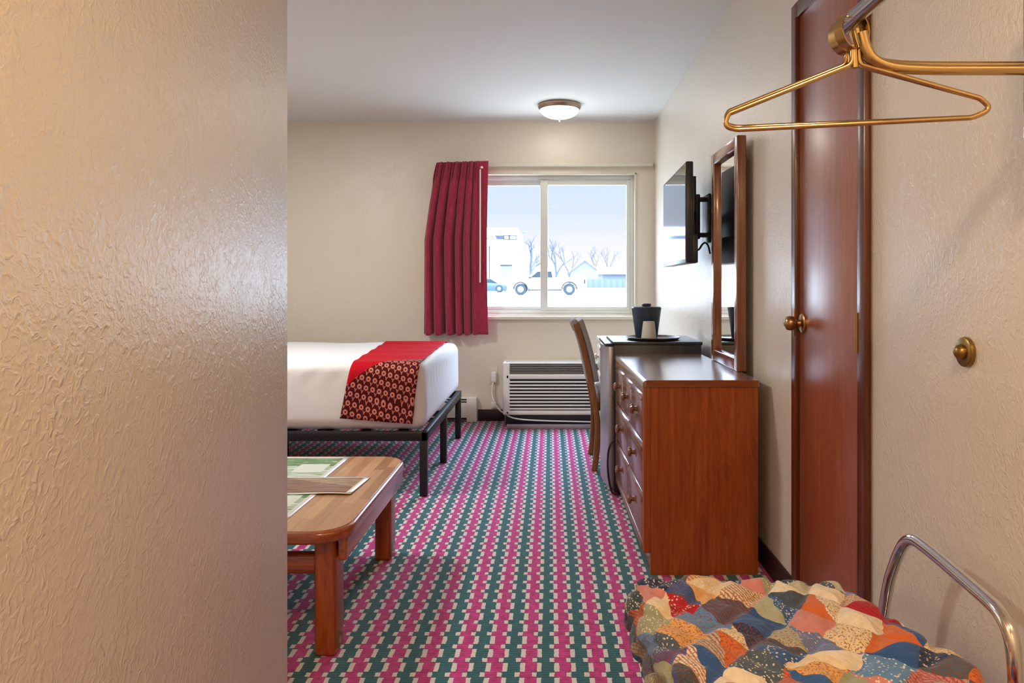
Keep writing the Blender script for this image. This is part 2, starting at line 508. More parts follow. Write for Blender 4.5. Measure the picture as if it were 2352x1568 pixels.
# ------------------------------------------------------------------ window
fr = B()
fy0, fy1 = YB + 0.05, YB + 0.13
fr.box(wx0, wx0 + 0.03, fy0, fy1, wz0, wz1, 0.003); fr.box(wx1 - 0.03, wx1, fy0, fy1, wz0, wz1, 0.003)
fr.box(wx0 + 0.028, wx1 - 0.028, fy0 + 0.001, fy1 - 0.001, wz1 - 0.03, wz1, 0.002); fr.box(wx0 + 0.028, wx1 - 0.028, fy0 + 0.001, fy1 - 0.001, wz0, wz0 + 0.03, 0.002)
fr.box(wx0 + 0.03, wx1 - 0.03, YB + 0.0855, YB + 0.0875, wz1 - 0.036, wz1 - 0.028)
win = struct('window_1', fr, m_whitefr)
def sash(name, x0, x1, y0, y1, wl, wr):
    s = B(); z0, z1 = wz0 + 0.03, wz1 - 0.036; t = 0.042
    s.box(x0, x0 + wl, y0, y1, z0, z1, 0.004); s.box(x1 - wr, x1, y0, y1, z0, z1, 0.004)
    s.box(x0 + wl - 0.004, x1 - wr + 0.004, y0 + 0.002, y1, z1 - t, z1, 0.004); s.box(x0 + wl - 0.004, x1 - wr + 0.004, y0 + 0.002, y1, z0, z0 + 0.034, 0.004)
    o = struct(name, s, m_whitefr, win)
    g = struct('window_pane', B().box(x0 + wl - 0.006, x1 - wr + 0.006, (y0 + y1) / 2 - 0.002, (y0 + y1) / 2 + 0.002, z0 + 0.03, z1 - t + 0.004), m_glass, o, smooth=False)
    return o
sash('window_sash', -0.083, wx1 - 0.03, YB + 0.055, YB + 0.085, 0.062, 0.032)
sash('window_sash', wx0 + 0.03, -0.03, YB + 0.09, YB + 0.12, 0.032, 0.05)
si = B(); si.box(wx0 - 0.03, wx1 + 0.012, YB - 0.045, YB + 0.05, 0.828, 0.856, 0.006)
struct('window_sill', si, m_trim, win)
ca = B()
ca.box(wx1 - 0.002, wx1 + 0.012, YB - 0.012, YB + 0.05, 0.856, wz1 + 0.014, 0.003)
ca.box(wx0 - 0.012, wx1 + 0.012, YB - 0.012, YB + 0.05, wz1 - 0.002, wz1 + 0.016, 0.003)
ca.box(wx0 - 0.012, wx0 + 0.002, YB - 0.012, YB + 0.05, 0.856, wz1 + 0.014, 0.003)
struct('window_casing', ca, m_trim, win)

# ------------------------------------------------------------------ door in the right wall
dy0, dy1, dzt = 1.90, 2.478, 2.075
df = B()
for (a, b) in ((dy0, dy0 + 0.047), (dy1 - 0.062, dy1)):
    df.box(XR - 0.020, XR - 0.0005, a, b, 0, dzt, 0.004)
df.box(XR - 0.0195, XR - 0.0005, dy0 + 0.045, dy1 - 0.045, dzt - 0.055, dzt - 0.0005, 0.003)
df.box(XR - 0.026, XR - 0.0005, dy1 - 0.0625, dy1 - 0.044, 0, dzt - 0.054, 0.003)
door = struct('door_1', df, m_doorframe)
struct('door_panel', B().box(XR - 0.012, XR - 0.0005, dy0 + 0.047, dy1 - 0.062, 0.012, dzt - 0.055, 0.002), m_door, door)
ky, kz = 2.385, CZ - (742 - CY) * 2.385 / F
kb = B()
kb.lathe([(0.0, 0.0), (0.033, 0.0), (0.033, 0.004), (0.027, 0.008), (0.012, 0.010), (0.010, 0.020), (0.014, 0.024), (0.022, 0.031), (0.0248, 0.042), (0.022, 0.053), (0.013, 0.060), (0.0, 0.062)], (XR - 0.012, ky, kz), '-x', 28)
struct('door_knob', kb, m_bronze, door)
struct('strike_plate', B().box(XR - 0.029, XR - 0.0255, dy1 - 0.058, dy1 - 0.047, kz - 0.045, kz + 0.045, 0.001), m_bronze, door)
hb = B(); hb.tube([(XR - 0.019, 1.950, 0.935), (XR - 0.019, 1.950, 1.045)], 0.006, 12)
hb.box(XR - 0.0145, XR - 0.011, 1.946, 1.972, 0.937, 1.043)
struct('door_hinge', hb, m_bronze, door)

# ------------------------------------------------------------------ curtain and its rail
rl = B(); rl.box(-0.90, 0.835, 5.822, 5.838, 2.072, 2.096, 0.003); 
for x_ in (-0.88, -0.3, 0.555, 0.83): rl.box(x_ - 0.008, x_ + 0.008, 5.838, 5.869, 2.070, 2.104, 0.002)
tag(obj('curtain_rail', rl, m_trim), 'white curtain rail fixed to the wall above the window', 'curtain rail')
cur = thing('curtain', 'crimson pleated curtain gathered at the left side of the window', 'curtain', (-0.75, 5.77, 0.713))
def curt(u, v):
    # v 0 bottom .. 1 top
    zz = 0.713 + v * (2.094 - 0.713)
    e = 1 - v
    xl = -0.912 - 0.110 * min(1.0, e / 0.45) ** 0.8; xr = -0.497 - 0.012 * math.sin(e * PI)
    x = xl + (xr - xl) * u
    head = max(0.0, min(1.0, (v - 0.87) / 0.04))
    flat = max(0.0, min(1.0, (0.86 - u) / 0.10))
    amp = 0.044 * (1 - head) * (0.45 + 0.55 * min(1, e * 2.2)) + 0.013 * head
    ph = 2 * PI * 7.0 * u + 0.9 * math.sin(3.1 * u * PI) + 0.5 * math.sin(e * 2.5 + 4 * u)
    y = amp * flat * math.sin(ph) + 0.010 * head * flat * math.sin(2 * PI * 17 * u)
    y += 0.008 * math.sin(2 * PI * 2.3 * u + 3 * e) * e + 0.006 * math.sin(2 * PI * 15 * u + 5 * e) * (1 - head) * flat * 0.5
    x += 0.008 * flat * math.cos(ph) * (1 - head)
    return Vector((x, 5.768 + y, zz + 0.006 * math.sin(ph) * flat * max(0, 1 - v * 8) + (0.012 * u if v > 0.98 else 0)))
cb = B(); cb.grid(220, 70, curt)
co = obj('curtain_cloth', cb, m_curtain, cur)
sm = co.modifiers.new('thickness', 'SOLIDIFY'); sm.thickness = 0.003
obj('curtain_wand', B().tube([(-0.560, 5.742, 2.035), (-0.561, 5.735, 1.13)], 0.0055, 10), m_white, cur)
obj('wand_hook', B().lathe([(0, -0.012), (0.011, -0.005), (0.012, 0.004), (0, 0.012)], (-0.548, 5.742, 2.05), 'z', 14), m_white, cur)

# ------------------------------------------------------------------ ceiling light
lx, ly = 0.0675, 5.30
cl = thing('ceiling_light', 'frosted glass bowl lamp with bronze rim on the ceiling', 'ceiling light', (lx, ly, H))
obj('lamp_rim', B().lathe([(0.10, 0.0), (0.157, 0.0), (0.160, -0.006), (0.158, -0.020), (0.150, -0.032), (0.147, -0.040), (0.142, -0.040), (0.142, -0.010), (0.10, -0.005)], (lx, ly, H - 0.0005), 'z', 48), m_rim, cl)
prof = [(0.143 * math.cos(a), -0.036 - 0.066 * math.sin(a)) for a in [i * PI / 2 / 10 for i in range(11)]]
obj('glass_bowl', B().lathe(prof, (lx, ly, H), 'z', 48), m_bowl, cl)
obj('finial', B().lathe([(0.0, -0.100), (0.013, -0.101), (0.014, -0.104), (0.006, -0.107), (0.004, -0.120), (0.006, -0.124), (0.0, -0.128)], (lx, ly, H), 'z', 16), m_rim, cl)

# ------------------------------------------------------------------ air conditioner under the window
ac = thing('air_conditioner', 'cream wall air conditioner with dark louvers under the window', 'air conditioner', (0.165, 5.72, 0.0))
ax0, ax1, ay0 = -0.372, 0.700, 5.62
a = B(); a.box(ax0, ax1, ay0 + 0.03, YB - 0.001, 0.095, 0.505, 0.006)
a.box(ax0, ax0 + 0.055, ay0, ay0 + 0.05, 0.092, 0.505, 0.012, 3); a.box(ax1 - 0.05, ax1, ay0, ay0 + 0.05, 0.092, 0.505, 0.012, 3)
a.box(ax0 + 0.02, ax1 - 0.02, ay0, ay0 + 0.05, 0.092, 0.128, 0.010, 3)
a.box(ax0 + 0.02, ax1 - 0.02, ay0, ay0 + 0.05, 0.372, 0.412, 0.010, 3)
a.box(ax0 + 0.02, ax1 - 0.02, ay0 + 0.004, ay0 + 0.06, 0.490, 0.505, 0.006)
obj('cabinet', a, m_white, ac)
g = B()
for i in range(9):
    z = 0.136 + i * 0.0262
    g.prism([(ay0 - 0.002, z), (ay0 + 0.012, z + 0.004), (ay0 + 0.012, z + 0.010), (ay0 + 0.006, z + 0.0135), (ay0 - 0.002, z + 0.012)], 'x', ax0 + 0.05, ax1 - 0.045, 0.001)
obj('front_louvers', g, m_white, ac)
obj('louver_recess', B().box(ax0 + 0.052, ax1 - 0.048, ay0 + 0.0275, ay0 + 0.0295, 0.126, 0.376), m_dark, ac)
g = B()
for i in range(5):
    z = 0.418 + i * 0.0145
    g.box(ax0 + 0.054, ax1 - 0.049, ay0 + 0.006, ay0 + 0.028, z, z + 0.008, 0.002)
obj('outlet_grille', g, m_grille, ac)
obj('grille_recess', B().box(ax0 + 0.055, ax1 - 0.05, ay0 + 0.0275, ay0 + 0.0295, 0.412, 0.490), m_dark, ac)
obj('black_base', B().box(ax0 + 0.02, ax1 - 0.01, ay0 + 0.025, YB - 0.01, 0.0, 0.0945, 0.003), m_black, ac)
# power cord with plug and safety box
pc_ = [P(1134, 874, 5.83), P(1128, 905, 5.82), P(1140, 935, 5.76), P(1158, 950, 5.66), P(1180, 962, 5.60), P(1240, 966, 5.585), P(1330, 968, 5.585), P(1370, 969, 5.585)]
for p in pc_: p.z = max(p.z, 0.008)
obj('power_cord', B().tube(pc_, 0.0055, 8, smooth=2), m_white, ac)
p = P(1134, 866, 5.85)
obj('plug', B().box(p.x - 0.020, p.x + 0.022, 5.822, 5.861, p.z - 0.040, p.z + 0.045, 0.009, 3), m_white, ac)
pc_ = [P(1131, 877, 5.835), P(1132, 900, 5.84), P(1133, 918, 5.845)]
p2 = P(1134, 929, 5.85)
q = B(); q.tube(pc_, 0.005, 8, smooth=1); q.box(p2.x - 0.022, p2.x + 0.022, 5.842, 5.866, p2.z - 0.026, p2.z + 0.020, 0.004)
obj('safety_box', q, m_white, ac)
p = P(1134, 866, 5.87)
tag(obj('wall_outlet', B().box(p.x - 0.034, p.x + 0.034, 5.862, 5.8695, p.z - 0.055, p.z + 0.082, 0.003), m_trim), 'cream wall outlet plate behind the plug left of the air conditioner', 'outlet')
tag(obj('floor_strip', B().box(-0.34, 0.74, 5.53, 5.57, 0.0005, 0.034, 0.008), plain('lilac_grey_vinyl', (0.30, 0.25, 0.30), 0.4)), 'greyish floor strip lying along the foot of the air conditioner', 'floor strip')

# ------------------------------------------------------------------ hydronic heater along the back wall
bh = thing('baseboard_heater', 'white baseboard heater on the back wall behind the bed', 'heater', (-1.8, 5.84, 0))
hx1 = -0.596
q = B(); q.box(XW + 0.02, hx1 - 0.078, 5.812, 5.820, 0.035, 0.158, 0.002); q.box(XW + 0.02, hx1 - 0.078, 5.806, 5.869, 0.188, 0.196, 0.002)
q.box(XW + 0.02, hx1 - 0.078, 5.812, 5.822, 0.168, 0.176, 0.002)
obj('front_cover', q, m_white, bh)
obj('end_cap', B().box(hx1 - 0.080, hx1, 5.802, 5.869, 0.002, 0.198, 0.003), m_white, bh)
obj('heater_fins', B().box(XW + 0.02, hx1 - 0.079, 5.826, 5.866, 0.02, 0.186), m_dark, bh)

# ------------------------------------------------------------------ bed
bed = thing('bed', 'bed with white fitted sheet on black metal frame near the back wall', 'bed', (-1.67, 4.5, 0))
bx0, bx1, by0, by1 = -2.72, -0.648, 3.78, 5.235
f = B()
f.box(bx0, bx1, by0, by0 + 0.032, 0.293, 0.343, 0.004); f.box(bx0, bx1, by1 - 0.032, by1, 0.293, 0.343, 0.004)
f.box(bx1 - 0.032, bx1, by0, by1, 0.293, 0.343, 0.004); f.box(bx0, bx0 + 0.032, by0, by1, 0.293, 0.343, 0.004)
f.box(bx0, bx1, 4.49, 4.52, 0.293, 0.325, 0.003)
for k in range(10):
    x_ = bx0 + 0.1 + k * 0.2; f.box(x_, x_ + 0.06, by0 + 0.02, by1 - 0.02, 0.322, 0.338)
obj('bed_frame', f, m_blackm, bed)
for x_ in (bx1 - 0.041, (bx0 + bx1) / 2, bx0 + 0.002):
    for y_ in (by0 + 0.001, 4.485, by1 - 0.041):
        obj('leg', B().box(x_, x_ + 0.04, y_, y_ + 0.04, 0.0, 0.300, 0.004), m_blackm, bed)
mh = (1.03, 0.71, 0.178)
def matf(p, n):
    w = 0.004 * math.sin(p.x * 9 + p.y * 4) * (1 if n.z > 0.5 else 0)
    side = max(0, 1 - abs(n.z) * 1.3)
    s_ = (p.z / mh[2])
    bul = -0.010 * side * max(0, s_ * 0.7 + 0.15)
    wr = 0.0025 * side * math.sin(p.y * 60 + p.x * 46 + 3 * math.sin(p.z * 20)) * max(0, s_ + 0.4)
    return n * (w + bul + wr)
q = B(); q.rbox((bx1 - 0.012 - 1.03, 4.508, 0.3435 + 0.178), mh, 0.062, (70, 60, 16), matf)
obj('mattress', q, m_sheet, bed)

# runner follows the mattress section, edge to edge
ztop = 0.3435 + 0.356 + 0.004
path = [(5.232, 0.58), (5.232, 0.64)]
for i in range(1, 7):
    t_ = i / 6 * PI / 2; path.append((5.232 - 0.066 * (1 - math.cos(t_)) , 0.638 + 0.068 * math.sin(t_)))
for i in range(1, 24): path.append((5.166 - (5.166 - 3.858) * i / 24, ztop + 0.003 * math.sin(i * 1.1)))
for i in range(0, 8):
    t_ = i / 7 * PI / 2; path.append((3.858 - 0.070 * math.sin(t_), 0.634 + 0.070 * math.cos(t_)))
path += [(3.786, 0.60), (3.784, 0.56), (3.783, 0.52), (3.781, 0.48), (3.778, 0.44), (3.775, 0.415)]
lens = [0.0]
for (a_, b_), (c_, d_) in zip(path, path[1:]): lens.append(lens[-1] + math.hypot(c_ - a_, d_ - b_))
TOT = lens[-1]
DEDGE = TOT - 0.225
def runner_mat():
    m = Mat('red_and_ring_print_runner', 0.8, 0.15)
    u, v, _ = m.sep(m.coord('UV'))
    L = TOT; Wd = 0.41
    d = (v * L) - DEDGE          # metres past the near top edge of the mattress, downwards
    bnd = 0.055 - 0.30 * u.pw(0.9)
    red = d.lt(bnd)
    # ring and fork print
    x0 = u * Wd; y0 = d + 3.0 + x0 * -0.22
    cw, ch = 0.0400, 0.0480
    row = (y0 / ch).fl()
    xs = x0 / cw + row * 0.12 + 10.0
    fx = (xs.fr() - 0.5) * cw; fy = ((y0 / ch).fr() - 0.36) * ch
    dist = (fx * fx + fy * fy).sqrt()
    ring = dist.lt(0.0138) * dist.gt(0.0050)
    # fork: between rings of the row and the next
    gx = ((xs + 0.5).fr() - 0.5) * cw; gy = ((y0 / ch).fr() - 0.84) * ch
    arm = ((gx.ab() - (gy * -0.60 + 0.0010)).ab().lt(0.0024)) * gy.lt(0.001) * gy.gt(-0.0105)
    stem = gx.ab().lt(0.0026) * gy.gt(-0.001) * gy.lt(0.0105)
    ink = ring.mx(arm).mx(stem)
    pr = m.mix(ink, srgb(78, 14, 16), srgb(206, 128, 112))
    m.set('Base Color', m.mix(red, pr, srgb(182, 3, 26)))
    return m
def along(s):
    s *= TOT
    for i in range(len(lens) - 1):
        if s <= lens[i + 1] + 1e-9:
            k = (s - lens[i]) / (lens[i + 1] - lens[i]); return (path[i][0] + (path[i + 1][0] - path[i][0]) * k, path[i][1] + (path[i + 1][1] - path[i][1]) * k)
    return path[-1]
def run(u, v):
    y, z = along(v)
    t = (5.232 - y) / (5.232 - 3.79)
    xl = -1.185 + 0.135 * min(1, t); xr = -0.750 + 0.060 * min(1, t)
    dn = max(0.0, (v * TOT - (TOT - 0.30)) / 0.30)
    xl -= 0.055 * dn; xr -= 0.035 * dn
    if z < 0.5: z -= 0.03 * u * dn
    return Vector((xl + (xr - xl) * u, y - 0.003 * math.sin(u * 9 + dn * 3) * dn - 0.004 * dn, z))
q = B(); q.grid(24, 90, run)
rm = runner_mat()
ru = obj('bed_runner', q, rm)
tag(ru, 'red bed runner with ring print end hanging over the white bed', 'bed runner')
sm = ru.modifiers.new('thickness', 'SOLIDIFY'); sm.thickness = 0.003; sm.offset = 1

# ------------------------------------------------------------------ coffee table
ct = thing('coffee_table', 'low oak coffee table with rounded corners in front of the bed', 'coffee table', (-1.19, 2.55, 0))
def rrect(x0, x1, y0, y1, r, n=8):
    pts = []
    for cx, cy, a0 in ((x1 - r, y1 - r, 0), (x0 + r, y1 - r, 90), (x0 + r, y0 + r, 180), (x1 - r, y0 + r, 270)):
        for i in range(n + 1):
            a = R(a0 + 90 * i / n); pts.append((cx + r * math.cos(a), cy + r * math.sin(a)))
    return pts
tx0, tx1, ty0, ty1 = -1.80, -0.594, 2.085, 3.015
obj('tabletop', B().prism(rrect(tx0 + 0.012, tx1 - 0.012, ty0 + 0.012, ty1 - 0.012, 0.10), 'z', 0.366, 0.4005), m_butcher, ct)
obj('rounded_edge', B().prism(rrect(tx0, tx1, ty0, ty1, 0.112), 'z', 0.362, 0.3985, 0.011, 4), m_oakx, ct)
for x_, ax_ in ((tx0 + 0.051, tx0 + 0.018), (tx1 - 0.118, tx1 - 0.046)):
    for y_ in (2.158, 2.905):
        obj('leg', B().box(x_, x_ + 0.067, y_, y_ + 0.095, 0.0, 0.364, 0.014, 4), m_oak, ct)
    obj('apron', B().box(ax_, ax_ + 0.028, 2.158, 2.985, 0.290, 0.364, 0.008, 3), m_oaky, ct)
for y_ in (2.180, 2.930):
    obj('stretcher', B().box(tx0 + 0.10, tx1 - 0.112, y_, y_ + 0.045, 0.238, 0.302, 0.016, 4), m_oakx, ct)

def flyer_mat(name, kind):
    m = Mat(name, 0.25, 0.5)
    u, v, _ = m.sep(m.coord('UV'))
    nz = m.noise(m.mapping(m.coord('UV'), (3, 9, 1)), 1.5, 4.0, 0.6, 1.5)
    nb = m.noise(m.mapping(m.coord('UV'), (2, 14, 1)), 2.0, 3.0, 0.5, 0.8)
    inn = u.gt(0.03) * u.lt(0.95) * v.gt(0.04) * v.lt(0.95)
    if kind == 'green':
        ph = m.ramp(nz, [(0.3, srgb(36, 92, 50)), (0.55, srgb(84, 138, 74)), (0.72, srgb(188, 204, 180))])
        top = v.gt(0.62)
        ph = m.mix(top, m.ramp(nb, [(0.35, srgb(96, 140, 96)), (0.6, srgb(204, 214, 200))]), ph)
        boxm = u.gt(0.62) * u.lt(0.90) * v.gt(0.38) * v.lt(0.70)
        ph = m.mix(boxm, ph, srgb(206, 216, 204))
    else:
        ln = ((v - 0.25 - u * -0.5) * 1.0).ab()
        ph = m.ramp(nb, [(0.3, srgb(92, 58, 44)), (0.6, srgb(134, 98, 80)), (0.8, srgb(196, 170, 150))])
        ph = m.mix(((v + u * 0.75).gt(1.12)) * 0.8, ph, m.ramp(nz, [(0.3, srgb(120, 100, 70)), (0.7, srgb(186, 168, 134))]))
    m.set('Base Color', m.mix(inn, srgb(226, 222, 220), ph))
    return m
def flyer(x0, x1, y0, y1, z, skew, mat_, label, lift=0.0):
    q = B()
    def fn(u, v):
        return Vector((x0 + (x1 - x0) * u + skew * (v - 0.5), y0 + (y1 - y0) * v, z + lift * math.sin(u * 5.0 + 0.6) ** 2 * (1 - v) + 0.0))
    q.grid(16, 8, fn)
    o = obj('leaflet', q, mat_); tag(o, label, 'leaflet', 'leaflets on the coffee table')
    md = o.modifiers.new('paper', 'SOLIDIFY'); md.thickness = 0.0012; md.offset = 1
    return o
gm = flyer_mat('green_photo_leaflet', 'green'); bmx = flyer_mat('brown_photo_leaflet', 'brown')
flyer(-1.25, -0.836, 2.60, 2.985, 0.4012, 0.006, gm, 'green and white leaflet near the far edge of the coffee table')
flyer(-1.22, -0.802, 2.185, 2.56, 0.4012, 0.010, gm, 'green and white leaflet nearest the front edge of the coffee table')
flyer(-1.08, -0.676, 2.455, 2.672, 0.4030, 0.014, bmx, 'brownish photo leaflet lying across the two green leaflets', 0.004)

# ------------------------------------------------------------------ dresser
dr = thing('dresser', 'brown wooden seven drawer dresser against the right wall', 'dresser', (0.357, 2.764, 0))
X0, X1, Y0, Y1, ZT = 0.357, 0.803, 2.764, 3.776, 0.752
def roundprof(x0, x1, z0, z1, r):
    return [(x0, z0), (x1, z0), (x1, z1)] + [(x0 + r - r * math.sin(a), z1 - r + r * math.cos(a)) for a in [i * PI / 2 / 5 for i in range(6)]]
q = B()
q.box(X0 + 0.030, X1, Y0 + 0.006, Y0 + 0.026, 0.0, ZT - 0.024); q.box(X0 + 0.030, X1, Y1 - 0.026, Y1 - 0.006, 0.0, ZT - 0.024)
q.box(X1 - 0.012, X1, Y0 + 0.02, Y1 - 0.02, 0.06, ZT - 0.024)
q.box(X0 + 0.030, X1, Y0 + 0.02, Y1 - 0.02, 0.09, 0.11)
obj('carcass', q, m_dresser, dr)
q = B()
for (a_, b_) in ((Y1 - 0.030, Y1),): q.box(X0 + 0.001, X0 + 0.0305, a_, b_, 0.085, ZT - 0.022, 0.005, 3)
q.box(X0 + 0.004, X0 + 0.022, Y0 + 0.028, Y1 - 0.028, 0.695, ZT - 0.022)
for z_ in (0.499, 0.302): q.box(X0 + 0.010, X0 + 0.026, Y0 + 0.028, Y1 - 0.028, z_, z_ + 0.016, 0.003)
q.box(X0 - 0.002, X0 + 0.026, Y0 + 0.028, Y1 - 0.028, 0.085, 0.118, 0.010, 3)
obj('face_frame', q, m_drawer, dr)
obj('front_stile', B().box(X0 + 0.001, X0 + 0.0305, Y0, Y0 + 0.030, 0.085, ZT - 0.022, 0.005, 3), m_dresser, dr)
obj('edge_band', B().box(X0 + 0.012, X1 - 0.004, Y0 - 0.0052, Y0 - 0.0035, ZT - 0.0245, ZT - 0.002), m_edge, dr)
obj('toe_kick', B().box(X0 + 0.034, X0 + 0.048, Y0 + 0.024, Y1 - 0.024, 0.0, 0.10), m_drawer, dr)
obj('top', B().prism(roundprof(X0 - 0.002, X1 + 0.002, ZT - 0.026, ZT, 0.016), 'y', Y0 - 0.004, Y1 + 0.002), m_dressertop, dr)
obj('drawer_gap', B().box(X0 + 0.024, X0 + 0.029, Y0 + 0.028, Y1 - 0.028, 0.12, 0.70), m_dark, dr)
def knob(par, x, y, z, r=0.015, mt=None):
    obj('knob', B().lathe([(0.0, 0.0), (r * 0.6, 0.0), (r * 0.45, 0.006), (r * 0.45, 0.010), (r, 0.015), (r * 1.02, 0.021), (r * 0.75, 0.028), (0.0, 0.031)], (x, y, z), '-x', 18), mt or m_drawer, par)
def drawer(par, x, y0, y1, z0, z1, mt):
    q = B(); q.box(x - 0.012, x + 0.012, y0, y1, z0, z1 - 0.022, 0.005, 2)
    q.prism([(x - 0.016, z1 - 0.026), (x + 0.012, z1 - 0.026), (x + 0.012, z1), (x - 0.003, z1), (x - 0.012, z1 - 0.008)], 'y', y0, y1, 0.002)
    o = obj('drawer', q, mt, par)
    knob(o, x - 0.0115, (y0 + y1) / 2, (z0 + z1) / 2 + 0.004, 0.0205, mt)
    return o
ya, yb = Y0 + 0.032, Y1 - 0.032
for k in range(3):
    w_ = (yb - ya) / 3; drawer(dr, X0 + 0.012, ya + k * w_ + 0.003, ya + (k + 1) * w_ - 0.003, 0.517, 0.692, m_drawer)
for z0_, z1_ in ((0.320, 0.498), (0.122, 0.300)):
    for k in range(2):
        w_ = (yb - ya) / 2; drawer(dr, X0 + 0.012, ya + k * w_ + 0.003, ya + (k + 1) * w_ - 0.003, z0_, z1_, m_drawer)
dr.rotation_euler = (0, 0, R(0.85))

# ------------------------------------------------------------------ mirror standing on the dresser
mi = thing('mirror', 'tall wood framed mirror standing on the dresser against the wall', 'mirror', (0.80, 3.26, ZT + 0.0005))
mx, my0, my1, mz0, mz1 = 0.783, 3.012, 3.500, ZT + 0.0005, 1.747
q = B()
sw = 0.055
q.box(mx, mx + 0.040, my0, my0 + sw, mz0, mz1, 0.006, 3); q.box(mx, mx + 0.040, my1 - sw, my1, mz0, mz1, 0.006, 3)
q.box(mx + 0.0005, mx + 0.040, my0 + sw - 0.008, my1 - sw + 0.008, mz0, mz0 + sw, 0.006, 3); q.box(mx + 0.0005, mx + 0.040, my0 + sw - 0.008, my1 - sw + 0.008, mz1 - sw, mz1, 0.006, 3)
obj('mirror_frame', q, m_mirrorframe, mi)
obj('mirror_glass', B().box(mx + 0.020, mx + 0.026, my0 + sw - 0.006, my1 - sw + 0.006, mz0 + sw - 0.006, mz1 - sw + 0.006), m_mirror, mi, smooth=False)
obj('back_board', B().box(mx + 0.026, mx + 0.038, my0 + 0.02, my1 - 0.02, mz0 + 0.02, mz1 - 0.02), m_dark, mi)

# ------------------------------------------------------------------ television on its wall bracket
tv = thing('television', 'flat black television on a bracket beside the mirror', 'television', (0.70, 3.875, 1.21))
xl_, xr_ = 0.688, 0.664
q = B(); q.box(0.664, 0.700, 3.455, 4.295, 1.222, 1.712, 0.006); q.box(0.690, 0.726, 3.47, 4.28, 1.222, 1.36, 0.008)
obj('casing', q, m_black, tv)
obj('screen', B().box(0.6625, 0.667, 3.467, 4.283, 1.242, 1.700), m_screen, tv, smooth=False)
tv.rotation_euler = (0, 0, R(-1.6))
br = thing('television_bracket', 'black articulated wall bracket behind the television', 'bracket', (XR, 3.88, 1.45))
q = B(); q.box(XR - 0.012, XR - 0.0005, 3.80, 3.96, 1.34, 1.60, 0.003)
obj('wall_plate', q, m_black, br)
q = B()
q.box(0.755, XR - 0.01, 3.84, 3.87, 1.56, 1.585, 0.004); q.box(0.755, XR - 0.01, 3.84, 3.87, 1.37, 1.395, 0.004)
q.box(0.765, 0.80, 3.83, 3.88, 1.36, 1.60, 0.006)
obj('arm', q, m_black, br)
q = B()
for y_ in (3.72, 4.02): q.box(0.738, 0.756, y_, y_ + 0.03, 1.29, 1.68, 0.004)
q.box(0.742, 0.758, 3.72, 4.05, 1.44, 1.50, 0.003); q.box(0.722, 0.745, 3.722, 3.748, 1.36, 1.39); q.box(0.722, 0.745, 3.722, 3.748, 1.56, 1.59)
obj('mount_rails', q, m_black, br)
tag(obj('television_cable', B().tube([(0.735, 3.74, 1.32), (0.765, 3.73, 1.285), (0.80, 3.75, 1.34), (0.83, 3.78, 1.33), (0.843, 3.79, 1.28)], 0.005, 8, smooth=2), m_black), 'thin black cable looping below the television bracket', 'cable')

# ------------------------------------------------------------------ mini fridge
fg = thing('mini_fridge', 'small silver door fridge between dresser and desk', 'fridge', (0.55, 4.02, 0))
fy_0, fy_1 = 3.794, 4.252
q = B(); q.box(0.335, 0.800, fy_0 + 0.004, fy_1 - 0.004, 0.02, 0.800, 0.006)
for x_ in (0.36, 0.76):
    for y_ in (fy_0 + 0.03, fy_1 - 0.06): q.box(x_, x_ + 0.03, y_, y_ + 0.03, 0.0, 0.022)
obj('fridge_body', q, m_black, fg)
obj('fridge_top', B().box(0.332, 0.806, fy_0, fy_1, 0.796, 0.815, 0.006), m_black, fg)
pr_ = [(0.330, fy_0 + 0.002)] + [(0.330 - 0.022 - 0.026 * math.sin(PI * i / 14), fy_0 + 0.002 + (fy_1 - fy_0 - 0.004) * i / 14) for i in range(15)] + [(0.330, fy_1 - 0.002)]
q = B(); q.prism(pr_, 'z', 0.045, 0.790, 0.004)
fd = obj('fridge_door', q, m_silver, fg)
obj('door_cap', B().box(0.288, 0.331, fy_0 + 0.004, fy_1 - 0.01, 0.7905, 0.806, 0.006), m_black, fd)
obj('door_seal', B().box(0.3302, 0.3348, fy_0 + 0.008, fy_1 - 0.008, 0.045, 0.79), m_grey, fg)
obj('power_cord', B().tube([(0.338, 3.787, 0.30), (0.305, 3.786, 0.26), (0.300, 3.785, 0.14), (0.318, 3.784, 0.03), (0.338, 3.784, 0.012), (0.37, 3.785, 0.010)], 0.005, 8, smooth=2), m_black, fg)

# ------------------------------------------------------------------ tray, ice bucket, cup
zt = 0.8155
ty_, tx_ = 3.955, 0.565
tag(obj('serving_tray', B().lathe([(0.0, 0.0), (0.130, 0.0), (0.138, 0.003), (0.150, 0.014), (0.147, 0.0155), (0.134, 0.006), (0.0, 0.005)], (tx_, ty_, zt), 'z', 48), m_tray), 'round brown tray on top of the fridge', 'tray')
ib = thing('ice_bucket', 'dark blue tapered ice bucket with lid on the brown tray', 'ice bucket', (0.535, 4.00, zt + 0.0052))
bz = zt + 0.0052
obj('bucket_body', B().lathe([(0.0, 0.0), (0.058, 0.0), (0.061, 0.004), (0.081, 0.155), (0.082, 0.160), (0.0, 0.160)], (0.535, 4.00, bz), 'z', 40), m_bucket, ib)
obj('lid', B().lathe([(0.0, 0.1605), (0.082, 0.1605), (0.083, 0.166), (0.078, 0.173), (0.030, 0.176), (0.0, 0.176)], (0.535, 4.00, bz), 'z', 40), m_bucket, ib)
obj('lid_knob', B().lathe([(0.0, 0.176), (0.020, 0.176), (0.027, 0.180), (0.027, 0.187), (0.022, 0.191), (0.0, 0.191)], (0.535, 4.00, bz), 'z', 24), m_black, ib)
